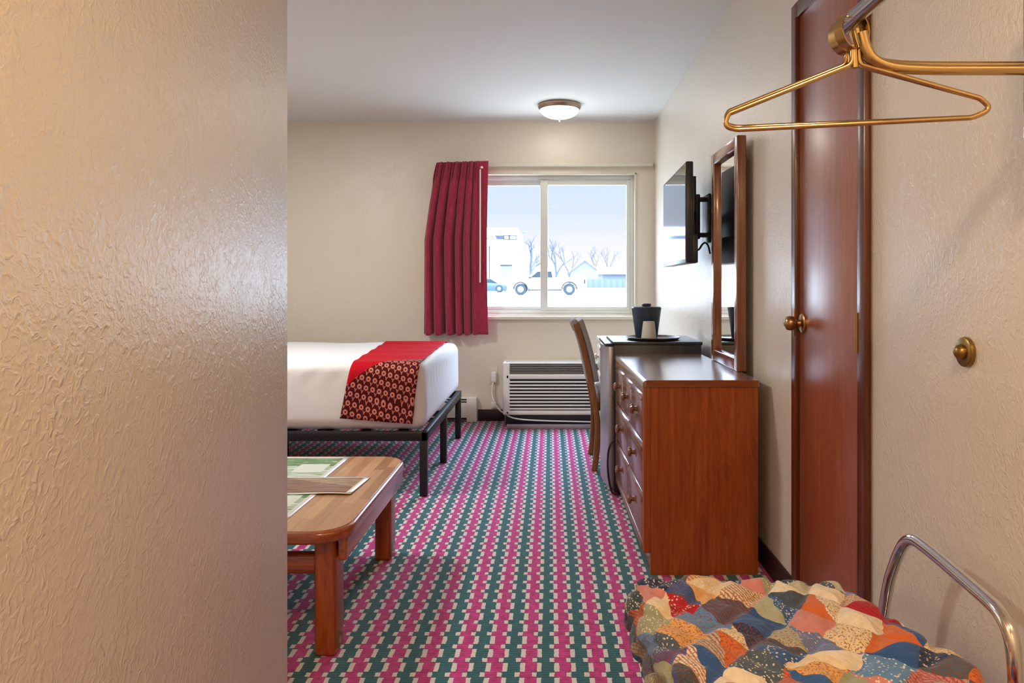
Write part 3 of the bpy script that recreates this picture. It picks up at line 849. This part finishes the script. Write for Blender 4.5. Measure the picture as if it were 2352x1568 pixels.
tag(obj('paper_cup', B().lathe([(0.0, 0.0), (0.041, 0.0), (0.0415, 0.004), (0.031, 0.094), (0.029, 0.097), (0.0, 0.097)], (0.533, 3.885, zt + 0.006), 'z', 32), m_cup), 'white paper cup upside down in front of the ice bucket', 'cup')

# ------------------------------------------------------------------ desk beyond the fridge
dk = thing('desk', 'pale desk with drawers beyond the fridge below the television', 'desk', (0.59, 4.70, 0))
obj('desktop', B().box(0.330, 0.845, 4.262, 5.135, 0.724, 0.750, 0.005), m_desktop, dk)
q = B(); q.box(0.350, 0.840, 4.800, 4.820, 0.0, 0.7235); q.box(0.350, 0.840, 5.110, 5.130, 0.0, 0.7235); q.box(0.825, 0.840, 4.82, 5.11, 0.05, 0.7235); q.box(0.350, 0.84, 4.82, 5.11, 0.06, 0.08)
q.box(0.36, 0.84, 4.82, 5.11, 0.10, 0.70)
obj('pedestal', q, m_deskfront, dk)
obj('end_panel', B().box(0.62, 0.84, 4.264, 4.280, 0.0, 0.7235), m_deskfront, dk)
for z0_, z1_ in ((0.53, 0.70), (0.32, 0.51), (0.10, 0.30)): drawer(dk, 0.346, 4.825, 5.105, z0_, z1_, m_desktop)

# ------------------------------------------------------------------ chair at the desk
ch = thing('desk_chair', 'wooden chair with grey padded back facing the desk', 'chair', (0.45, 4.50, 0))
stx = [(0.148, 0.890), (0.160, 0.862), (0.200, 0.735), (0.238, 0.558), (0.272, 0.379), (0.283, 0.272), (0.279, 0.129), (0.263, 0.0)]
def curve(pts, n=6):
    out = []
    for i in range(len(pts) - 1):
        p0 = pts[max(0, i - 1)]; p1 = pts[i]; p2 = pts[i + 1]; p3 = pts[min(len(pts) - 1, i + 2)]
        for k in range(n):
            t = k / n
            out.append(tuple(0.5 * (2 * p1[a] + (p2[a] - p0[a]) * t + (2 * p0[a] - 5 * p1[a] + 4 * p2[a] - p3[a]) * t * t + (3 * p1[a] - p0[a] - 3 * p2[a] + p3[a]) * t ** 3) for a in (0, 1)))
    return out + [pts[-1]]
cs = curve(stx)
def ribbon(pts, w0, w1):
    L_, R_ = [], []
    for i, p in enumerate(pts):
        a_ = pts[max(0, i - 1)]; b_ = pts[min(len(pts) - 1, i + 1)]
        d = Vector((b_[0] - a_[0], b_[1] - a_[1])).normalized(); nn = Vector((-d.y, d.x))
        L_.append((p[0] + nn.x * w1, p[1] + nn.y * w1)); R_.append((p[0] - nn.x * w0, p[1] - nn.y * w0))
    return L_ + R_[::-1]
cy0, cy1 = 4.292, 4.735
for y_ in (cy0, cy1 - 0.028):
    obj('rear_leg', B().prism(ribbon(cs[3:], 0.017, 0.017), 'y', y_, y_ + 0.028, 0.004), m_chairwood, ch)
    obj('front_leg', B().box(0.655, 0.69, y_ + 0.03, y_ + 0.06, 0.0, 0.42, 0.005), m_chairwood, ch)
top = [c for c in cs if c[1] > 0.52]
def backpad(off0, off1, y0, y1, pts, bev):
    return B().prism(ribbon(pts, off0, off1), 'y', y0, y1, bev, 4)
obj('back_pad', backpad(0.021, 0.048, cy0 + 0.0285, cy1 - 0.0285, [c for c in top if c[1] < 0.885], 0.014), m_grey, ch)
arc = [(0.134, 0.900), (0.141, 0.918), (0.152, 0.924), (0.166, 0.918), (0.176, 0.900), (0.183, 0.87)]
obj('top_rail', B().prism([(0.136, 0.840), (0.126, 0.864), (0.122, 0.882), (0.124, 0.896), (0.132, 0.906), (0.144, 0.909), (0.156, 0.905), (0.167, 0.893), (0.177, 0.874), (0.188, 0.845)], 'y', cy0 + 0.003, cy1 - 0.003, 0.006, 3), m_grey, ch)
obj('side_padding', B().prism(ribbon(top[2:], -0.018, 0.050), 'y', cy0 + 0.006, cy0 + 0.0284, 0.004), m_grey, ch)
q = B(); q.rbox((0.49, (cy0 + cy1) / 2, 0.445), (0.205, 0.20, 0.035), 0.03, (14, 14, 6))
obj('seat', q, m_grey, ch)
q = B(); q.box(0.29, 0.68, cy0 + 0.032, cy0 + 0.052, 0.36, 0.41); q.box(0.29, 0.68, cy1 - 0.052, cy1 - 0.032, 0.36, 0.41); q.box(0.285, 0.305, cy0 + 0.02, cy1 - 0.02, 0.36, 0.41); q.box(0.66, 0.68, cy0 + 0.03, cy1 - 0.03, 0.36, 0.41)
obj('seat_frame', q, m_chairwood, ch)

# ------------------------------------------------------------------ clothes rail with hangers
HZ = 1.14
rx, rz = (1953 - CX) * HZ / F, CZ + (CY - 48) * HZ / F
cr_ = thing('clothes_rail', 'chrome closet rod with brass arm at the upper right', 'clothes rail', (XR, 1.10, rz))
obj('rod', B().tube([(rx, 1.168, rz), (rx, -0.55, rz)], 0.0125, 20), m_steel, cr_)
az = CZ + (CY - 148) * HZ / F
ay = 1.152
arm = [(rx + 0.012, ay, rz - 0.010), (rx + 0.018, ay, rz - 0.035), (rx + 0.032, ay, az + 0.012), (rx + 0.075, ay, az), (0.72, ay, az), (0.80, ay, az)]
q = B(); q.tube(arm, 0.0085, 14, smooth=3)
arm2 = [(a_[0] + 0.003, a_[1] - 0.020, a_[2] - 0.011) for a_ in arm]
q.tube(arm2, 0.0085, 14, smooth=3)
obj('brass_arm', q, m_brass, cr_)
q = B(); q.box(0.769, 0.79, 1.13, 1.17, 1.36, 1.64, 0.003); q.box(0.78, XR - 0.0005, 1.12, 1.16, 1.40, 1.60, 0.004)
obj('wall_mount', q, m_steel, cr_)

def hanger(label, dy, lz, ldz, tilt):
    """closed ring hanger; left end further off than the right end"""
    hz = HZ + dy
    h = thing('clothes_hanger', label, 'hanger', (rx, hz, rz), 'hangers on the closet rod')
    # flat ring band round the rod
    rc = Vector((rx + 0.003, hz, rz - 0.0165)); Rr = 0.0295; bw_ = 0.0085; th = 0.0012
    t = bmesh.new(); N = 40; rings = []
    for i in range(N):
        a_ = 2 * PI * i / N
        rings.append([t.verts.new((rr * math.cos(a_), yy, rr * math.sin(a_))) for rr, yy in ((Rr, -bw_), (Rr, bw_), (Rr - th * 1.6, bw_), (Rr - th * 1.6, -bw_))])
    for i in range(N):
        A, C_ = rings[i], rings[(i + 1) % N]
        for k in range(4): t.faces.new((A[k], A[(k + 1) % 4], C_[(k + 1) % 4], C_[k]))
    q = B(); q.merge(t, Matrix.Translation(rc) @ Matrix.Rotation(R(tilt), 4, 'Z'))
    obj('ring', q, m_brass, h)
    nk = Vector((rx + 0.007, hz, rz - 0.046)); nb = Vector((rx + 0.008, hz, CZ + (CY - 150) * hz / F))
    obj('neck', B().tube([nk, nb + Vector((0, 0, -0.004))], 0.0055, 12), m_brass, h)
    Zl, Zr = lz + dy, 1.096 + dy
    pl = P(1672, 262, Zl); pl2 = P(1664, 290, Zl); pl3 = P(1690, 298, Zl)
    pr1 = P(2252, 226, Zr); pr2 = P(2277, 250, Zr); pr3 = P(2236, 270, Zr)
    for v_ in (pl, pl2, pl3): v_.z += ldz
    lo = nb + Vector((-0.004, 0, 0.002)); ro = nb + Vector((0.006, 0, 0.002))
    loop = [lo + Vector((0, 0, 0.03)), lo, lo + (pl - lo) * 0.10 + Vector((0, 0, 0)), pl + (lo - pl) * 0.04, pl, pl2, pl3, pl3 + (pr3 - pl3) * 0.04, pr3 + (pl3 - pr3) * 0.04, pr3, pr2, pr1, pr1 + (ro - pr1) * 0.04, ro + (pr1 - ro) * 0.08, ro, ro + Vector((0, 0, 0.03))]
    obj('frame', B().tube(loop, 0.0042, 10, smooth=3), m_brass, h)
    return h
hanger('nearest brass clothes hanger on the closet rod', 0.0, 1.180, 0.0, 24)
hanger('second brass clothes hanger just behind the nearest one', 0.022, 1.195, 0.004, 20)

# ------------------------------------------------------------------ bumper on the right wall
by_, bz_ = 1.464, CZ - (808 - CY) * 1.464 / F
ds = thing('door_stop', 'round aged brass door stop on the right wall', 'door stop', (XR, by_, bz_))
obj('flange', B().lathe([(0.0, 0.0), (0.030, 0.0), (0.031, 0.004), (0.030, 0.008), (0.027, 0.010), (0.0, 0.009)], (XR - 0.0005, by_, bz_), '-x', 36), m_agedbrass, ds)
obj('bumper', B().lathe([(0.0, 0.008), (0.0145, 0.008), (0.016, 0.013), (0.0135, 0.020), (0.007, 0.025), (0.0, 0.026)], (XR - 0.0005, by_, bz_), '-x', 28), m_agedbrass, ds)

# ------------------------------------------------------------------ luggage bench with patchwork cushion
def quilt_mat():
    m = Mat('patchwork_quilt_cloth', 0.8, 0.25)
    u, v, _ = m.sep(m.coord('UV'))
    wob = m.noise(m.coord('UV'), 12.0, 2.0) - 0.5
    wob2 = m.noise(m.mapping(m.coord('UV'), (1, 1, 1), (0, 0, 1.0)), 13.0, 2.0) - 0.5
    S = 0.080
    uu = u + wob * 0.050; vv = v + wob2 * 0.050
    a = (uu + vv) * 0.7071 / S + 20.0; b_ = (uu - vv) * 0.7071 / S + 20.0
    ia, ib_ = a.fl(), b_.fl(); fa, fb = a.fr(), b_.fr()
    tri = (fa + fb).gt(1.0)
    tri2 = fa.gt(fb)
    sel = m.white(m.comb(ia, ib_, 5.0)).gt(0.5)
    t = tri * sel + tri2 * (1.0 - sel)
    big = m.white(m.comb(ia, ib_, 9.0)).lt(0.18)
    t = t * (1.0 - big)
    r1 = m.white(m.comb(ia, ib_, t * 3.0 + 1.0)); r2 = m.white(m.comb(ia, ib_, t * 3.0 + 12.0)); r3 = m.white(m.comb(ia, ib_, t * 5.0 + 31.0))
    pal = [srgb(44, 84, 140), srgb(222, 196, 160), srgb(70, 82, 96), srgb(176, 16, 34), srgb(160, 160, 130), srgb(34, 50, 84), srgb(232, 214, 188), srgb(52, 94, 150),
           srgb(208, 104, 48), srgb(92, 136, 182), srgb(78, 92, 104), srgb(200, 192, 170), srgb(222, 166, 104), srgb(206, 132, 124), srgb(60, 74, 80), srgb(172, 170, 142), srgb(46, 84, 140), srgb(230, 206, 168), srgb(158, 22, 34), srgb(186, 178, 156)]
    base = m.ramp(r1, [(i / len(pal), c) for i, c in enumerate(pal)], 'CONSTANT')
    vo = m.n('ShaderNodeTexVoronoi', Vector=m.coord('UV'), Scale=150.0)
    dots = X(m.nt, vo.outputs['Distance']).lt(0.30)
    spk = m.noise(m.coord('UV'), 230.0, 2.0).gt(0.56)
    c = m.mix(dots * r2.gt(0.72) * 0.85, base, srgb(236, 222, 200))
    c = m.mix(spk * r2.lt(0.38) * 0.75, c, srgb(142, 62, 24))
    strp = ((u * 1.0 + v * 0.4) * 130.0).fr().gt(0.6)
    c = m.mix(strp * r3.lt(0.13) * 0.7, c, srgb(150, 60, 70))
    mott = m.noise(m.coord('UV'), 60.0, 3.0)
    c = m.mix((mott - 0.3).clamp() * 0.7, c, m.mix(0.5, c, srgb(60, 50, 45)))
    m.set('Base Color', c)
    cloth = m.noise(m.coord('UV'), 34.0, 4.0, 0.6, 1.2)
    m.bump(cloth, 0.7, 0.012)
    m.set('Sheen Weight', 0.15)
    return m
m_quilt = quilt_mat()
lb = thing('luggage_bench', 'chrome luggage bench with patchwork quilt cushion by the right wall', 'luggage bench', (0.45, 1.30, 0))
hc = (0.290, 0.325, 0.068); cc = (0.462, 1.302, 0.396)
def lines(u, v):
    a_ = ((u + v) * 0.7071 / 0.088) % 1.0; b_ = ((u - v) * 0.7071 / 0.088) % 1.0
    d = min(min(a_, 1 - a_), min(b_, 1 - b_))
    return 1 - math.exp(-(d / 0.16) ** 2)
def quv(p):
    u, v = p.x, p.y; dz = max(0, hc[2] - p.z)
    if p.x <= -hc[0] + 1e-6: u -= dz
    elif p.x >= hc[0] - 1e-6: u += dz
    elif p.y >= hc[1] - 1e-6: v += dz
    elif p.y <= -hc[1] + 1e-6: v -= dz
    return (u + 0.5, v + 0.5)
from mathutils import noise as mnoise
def quf(p, n):
    u, v = quv(p)
    e = 0.0115 * lines(u, v) - 0.005
    w = mnoise.noise(Vector((u * 7, v * 7, 2.0))) * 0.011 + mnoise.noise(Vector((u * 22, v * 22, 5.0))) * 0.005
    sag = -0.012 * max(0, 1 - (abs(p.x) / hc[0]) ** 2) * max(0, 1 - (abs(p.y) / hc[1]) ** 2) if n.z > 0.5 else 0
    tap = max(0.0, -p.x / hc[0]) * max(0.0, min(0.35, 0.22 - p.y)) * 0.085
    tap -= max(0.0, p.x / hc[0]) * max(0.0, min(0.40, p.y + 0.07)) * 0.26
    return n * (e + w) + Vector((tap, 0, sag))
q = B(); q.rbox(cc, hc, 0.045, (120, 130, 24), quf, quv)
obj('quilt_cushion', q, m_quilt, lb)
rail = [(0.752, 1.700, 0.0), (0.757, 1.628, 0.42), (0.763, 1.568, 0.545), (0.767, 1.535, 0.580), (0.769, 1.490, 0.586), (0.770, 1.27, 0.568), (0.770, 1.230, 0.562), (0.770, 1.200, 0.540), (0.771, 1.190, 0.49), (0.772, 1.186, 0.36), (0.772, 1.180, 0.0)]
obj('side_rail', B().tube(rail, 0.0125, 16, smooth=3), m_chrome, lb)
for y_ in (1.50, 1.08):
    obj('leg', B().tube([(0.225, y_, 0.0), (0.225, y_, 0.318)], 0.0125, 14), m_chrome, lb)
q = B(); q.tube([(0.225, 1.02, 0.305), (0.225, 1.57, 0.305)], 0.0115, 12); q.tube([(0.752, 1.02, 0.305), (0.752, 1.57, 0.305)], 0.0115, 12)
q.tube([(0.225, 1.50, 0.295), (0.765, 1.50, 0.295)], 0.011, 12); q.tube([(0.225, 1.08, 0.295), (0.765, 1.08, 0.295)], 0.011, 12)
obj('seat_frame', q, m_chrome, lb)

# ------------------------------------------------------------------ outside the window
def gz(y): return 0.273 + 0.0073 * (y - 52.0)
m_snow = plain('snowy_ground', (0.47, 0.43, 0.37), 0.9, 0.1, 0, 0, 3)
q = B()
q.bm.faces.new([q.bm.verts.new((x_, y_, gz(y_))) for x_, y_ in ((-160, 6.04), (160, 6.04), (160, 420), (-160, 420))])
struct('ground', q, m_snow, smooth=False)
m_carwhite = plain('white_car_paint', (0.40, 0.41, 0.43), 0.4, 0.5)
m_tyre = plain('tyre_rubber', (0.016, 0.022, 0.03), 0.8)
m_hub = plain('pale_wheel_hub', (0.12, 0.15, 0.18), 0.5)
m_carglass = plain('car_window_glass', (0.018, 0.024, 0.03), 0.5, 0.2)
m_bluecar = plain('blue_grey_car_paint', (0.03, 0.055, 0.08), 0.4)
m_bwhite = plain('white_building_wall', (0.82, 0.82, 0.84), 0.8)
m_bblue = plain('blue_sign_band', (0.014, 0.022, 0.042), 0.6)
m_bdark = plain('dark_post', (0.012, 0.015, 0.02), 0.6)
m_house = plain('pale_house_siding', (0.13, 0.13, 0.16), 0.8)
m_roof = plain('snowy_roof', (0.70, 0.72, 0.76), 0.8)
m_fence = plain('grey_blue_fence', (0.075, 0.09, 0.12), 0.8)
m_bark = plain('grey_bark', (0.05, 0.058, 0.08), 0.9)

def wheel(par, x, y, z, r, name='wheel'):
    o = obj(name, B().lathe([(r * 0.55, -0.02), (r * 0.95, -0.03), (r, 0.03), (r, 0.19), (r * 0.95, 0.24), (r * 0.3, 0.22)], (x, y, z), 'y', 28), m_tyre, par)
    obj('hub_cap', B().lathe([(0.0, -0.045), (r * 0.30, -0.04), (r * 0.66, -0.01), (r * 0.68, 0.03), (0.0, 0.03)], (x, y, z), 'y', 24), m_hub, o)
TY = 52.0; ts = F / TY
def tp(px, py): v = P(px, py, TY); return (v.x, v.z)
tk = thing('pickup_truck', 'white pickup truck parked beyond the window', 'truck', (-0.2, TY, gz(TY)))
def arch(cx, cy, r, n=8, a0=0, a1=180):
    return [(cx + r * math.cos(R(a0 + (a1 - a0) * i / n)), cy - r * math.sin(R(a0 + (a1 - a0) * i / n))) for i in range(n + 1)]
low = [(1172, 664), (1171, 650), (1176, 645), (1205, 640), (1215, 638), (1345, 637), (1346, 652), (1345, 666)]
low += arch(1307, 664, 17, 8, 0, 180) + arch(1197, 663, 16, 8, 0, 180)
obj('truck_body', B().prism([tp(*p_) for p_ in low], 'y', TY - 0.95, TY + 0.95, 0.04), m_carwhite, tk)
cab = [(1207, 640.5), (1232, 621), (1240, 619), (1268, 619), (1275, 638.5)]
obj('cab', B().prism([tp(*p_) for p_ in cab], 'y', TY - 0.86, TY + 0.86, 0.05), m_carwhite, tk)
for nm, ws in (('side_window', [(1220, 637), (1235, 624), (1242, 623.5), (1242, 637)]), ('rear_side_window', [(1246, 637), (1246, 623.5), (1266, 623.5), (1269, 637)])):
    obj(nm, B().prism([tp(*p_) for p_ in ws], 'y', TY - 0.885, TY - 0.855), m_carglass, tk)
obj('side_mirror', B().box(tp(1219, 0)[0] - 0.12, tp(1219, 0)[0] + 0.06, TY - 1.08, TY - 0.90, tp(0, 639)[1], tp(0, 636)[1]), m_bdark, tk)
obj('tail_light', B().box(tp(1340, 0)[0], tp(1343, 0)[0], TY - 0.965, TY - 0.93, tp(0, 651)[1], tp(0, 642)[1]), m_carglass, tk)
obj('sill_trim', B().box(tp(1216, 0)[0], tp(1290, 0)[0], TY - 0.97, TY - 0.93, tp(0, 667)[1], tp(0, 664)[1]), m_bdark, tk)
for c_, r_ in ((1307, 17), (1197, 16)):
    obj('wheel_arch', B().tube([(v_[0], TY - 0.955, v_[1]) for v_ in [tp(*p_) for p_ in arch(c_, 664, r_ - 0.3, 12, 0, 180)]], 0.045, 6), m_bdark, tk)
for px_, py_ in ((1197, 663.5), (1307, 664.5)):
    for y_ in (TY - 0.97, TY + 0.74): wheel(tk, tp(px_, 0)[0], y_, gz(TY) + 13 / ts, 13 / ts)

# blue-grey car behind the truck
CYc = 62.0
def cp(px, py): v = P(px, py, CYc); return (v.x, v.z)
g0 = gz(CYc)
bc = thing('parked_car', 'blue grey car parked left of the pickup truck', 'car', (cp(1140, 0)[0], CYc, g0))
cbp = [(1070, 668), (1068, 655), (1080, 651), (1128, 649), (1160, 653), (1166, 657), (1165, 668)]
obj('car_body', B().prism([cp(*p_) for p_ in cbp], 'y', CYc - 0.85, CYc + 0.85, 0.05), m_bluecar, bc)
obj('car_cabin', B().prism([cp(*p_) for p_ in ((1078, 652), (1090, 641), (1128, 640), (1146, 651.5))], 'y', CYc - 0.75, CYc + 0.75, 0.05), m_carglass, bc)
for px_ in (1085, 1148):
    for y_ in (CYc - 0.87, CYc + 0.66): wheel(bc, cp(px_, 0)[0], y_, g0 + 0.31, 0.31)

# shop with a deep fascia
SY = 78.0
def sp(px, py): v = P(px, py, SY); return (v.x, v.z)
g0 = gz(SY)
sh = thing('shop_building', 'white flat roofed shop with striped fascia seen through the left pane', 'building', (sp(1120, 0)[0], SY, g0))
def sbox(n, px0, px1, py0, py1, y0, y1, m_, bev=0.0):
    a_, b_ = sp(px0, py1), sp(px1, py0)
    return obj(n, B().box(a_[0], b_[0], y0, y1, a_[1], b_[1], bev), m_, sh)
a_, b_ = sp(1040, 580), sp(1186, 578)
obj('shop_wall', B().box(a_[0], b_[0], SY, SY + 8, g0 - 0.1, sp(0, 566)[1]), m_bwhite, sh)
sbox('fascia', 1030, 1191, 528, 568, SY - 3, SY + 8, m_bwhite)
sbox('sign_band', 1040, 1161, 545, 553.5, SY - 3.1, SY - 3.0, m_bblue)
q = B()
for k in range(7):
    x0_ = 1114 + k * 4.2; q.prism([sp(x0_, 545), sp(x0_ + 2.3, 545), sp(x0_ + 6.8, 553.5), sp(x0_ + 4.5, 553.5)], 'y', SY - 3.14, SY - 3.095)
obj('sign_stripes', q, m_bwhite, sh)
q = B()
for (u0, u1) in ((1161, 1174), (1173, 1190)):
    for r_ in ((u0, u1, 544.2, 546), (u0, u1, 552.5, 554.3), (u0, u0 + 1.6, 545, 553), (u1 - 1.6, u1, 545, 553)):
        A_, B_ = sp(r_[0], r_[3]), sp(r_[1], r_[2]); q.box(A_[0], B_[0], SY - 3.1, SY - 3.0, A_[1], B_[1])
obj('sign_frame', q, m_bdark, sh)
A_ = sp(1129, 578); obj('canopy_post', B().box(A_[0] - 0.05, A_[0] + 0.05, SY - 2.8, SY - 2.6, g0, sp(0, 567)[1]), m_bdark, sh)
sbox('shop_window', 1150, 1176, 609.5, 640, SY - 0.03, SY + 0.02, plain('pale_shop_glass', (0.16, 0.18, 0.20), 0.3))
sbox('shop_awning', 1149, 1177, 608, 610, SY - 0.2, SY + 0.02, m_bdark)

# street lamp
LY = 60.0
v0 = P(1200, 533, LY); g0 = gz(LY)
sl = thing('street_lamp', 'tall street lamp standing right of the shop', 'street lamp', (v0.x, LY, g0))
obj('lamp_pole', B().tube([(v0.x, LY, g0), (v0.x, LY, v0.z)], (0.07, 0.04), 10), plain('pale_pole_metal', (0.16, 0.17, 0.19), 0.5), sl)
v1 = P(1194, 530, LY); v2 = P(1217, 534, LY)
obj('lamp_head', B().box(v0.x - 0.05, v2.x, LY - 0.2, LY + 0.2, v2.z - 0.05, v2.z + 0.08, 0.02), m_fence, sl)

# bare trees
def tree(px, Y, base_py, h, seed, lean, label, thick=0.16):
    rr = random.Random(seed); v = P(px, 650, Y); g = gz(Y)
    q = B()
    def grow(p, d, L, r, n):
        pts = [p]; dd = d.copy()
        for _ in range(3):
            dd = (dd + Vector((rr.uniform(-.18, .18), rr.uniform(-.18, .18), rr.uniform(-.05, .15)))).normalized()
            pts.append(pts[-1] + dd * L / 3)
        q.tube(pts, (r * 0.7, r * 0.42), 6)
        if n > 0:
            for k in range(rr.choice((2, 3, 3))):
                an = rr.uniform(0, 2 * PI)
                nd = (dd + Vector((math.cos(an), math.sin(an) * 0.6, rr.uniform(-0.1, 0.4))) * rr.uniform(0.5, 0.9)).normalized()
                grow(pts[-1] if k else pts[-2], nd, L * rr.uniform(0.55, 0.78), r * 0.58, n - 1)
    grow(Vector((v.x, Y, g - 0.05)), Vector((lean, 0, 1)).normalized(), h * 0.42, thick, 4)
    return tag(obj('bare_tree', q, m_bark), label, 'tree', 'bare trees outside')
tree(1211, 66, 0, 4.6, 3, 0.30, 'leaning bare tree with thick trunk left of the window mullion', 0.30)
tree(1277, 80, 0, 5.6, 5, -0.10, 'bare forked tree behind the pickup truck cab', 0.22)
tree(1311, 84, 0, 5.0, 11, -0.12, 'bare tree behind the pickup truck bed left of the gabled house', 0.16)
tree(1368, 150, 0, 8.4, 21, 0.05, 'bare tree behind the roof of the gabled house', 0.22)
tree(1396, 150, 0, 8.0, 31, 0.12, 'bare tree behind the long low house', 0.2)

def gable(px0, px1, py_peak, py_eave, Y, depth, label, name='house'):
    g = gz(Y) - 0.1
    a_, b_ = P(px0, py_eave, Y), P(px1, py_eave, Y); pk = P((px0 + px1) / 2, py_peak, Y)
    h = thing(name, label, 'house', ((a_.x + b_.x) / 2, Y, g))
    obj('house_wall', B().prism([(a_.x, g), (b_.x, g), (b_.x, a_.z), (pk.x, pk.z), (a_.x, a_.z)], 'y', Y, Y + depth), m_house, h)
    q = B()
    for s_ in (a_, b_):
        e = s_ + (s_ - pk) * 0.08; e.z -= 0.0
        q.prism([(pk.x, pk.z + 0.02), (e.x, e.z + 0.02), (e.x, e.z + 0.25), (pk.x, pk.z + 0.25)], 'y', Y - 0.4, Y + depth + 0.4)
    obj('house_roof', q, m_roof, h)
    return h
gable(1306, 1381, 598, 626, 110, 9, 'pale gabled house behind the pickup truck')
# long low house with a snowy roof
LYh = 98.0
a_, b_ = P(1384, 629, LYh), P(1500, 629, LYh); g0 = gz(LYh)
lh = thing('house', 'long low house with snowy roof right of the gabled house', 'house', ((a_.x + b_.x) / 2, LYh, g0))
obj('house_wall', B().box(a_.x, b_.x, LYh, LYh + 8, g0 - 0.1, a_.z), m_fence, lh)
t_ = P(0, 612, LYh).z
obj('house_roof', B().prism([(LYh - 0.5, a_.z), (LYh + 8.5, a_.z), (LYh + 4, t_)], 'x', a_.x - 0.4, b_.x + 0.4), m_roof, lh)
FY = 90.0
a_, b_ = P(1349, 641, FY), P(1500, 641, FY); q = B(); g0 = gz(FY)
q.box(a_.x, b_.x, FY, FY + 0.05, g0, a_.z)
for k in range(12):
    x_ = a_.x + (b_.x - a_.x) * k / 11; q.box(x_ - 0.06, x_ + 0.06, FY - 0.06, FY + 0.06, g0, a_.z + 0.06)
tag(obj('fence', q, m_fence), 'grey blue fence in front of the long low house', 'fence')
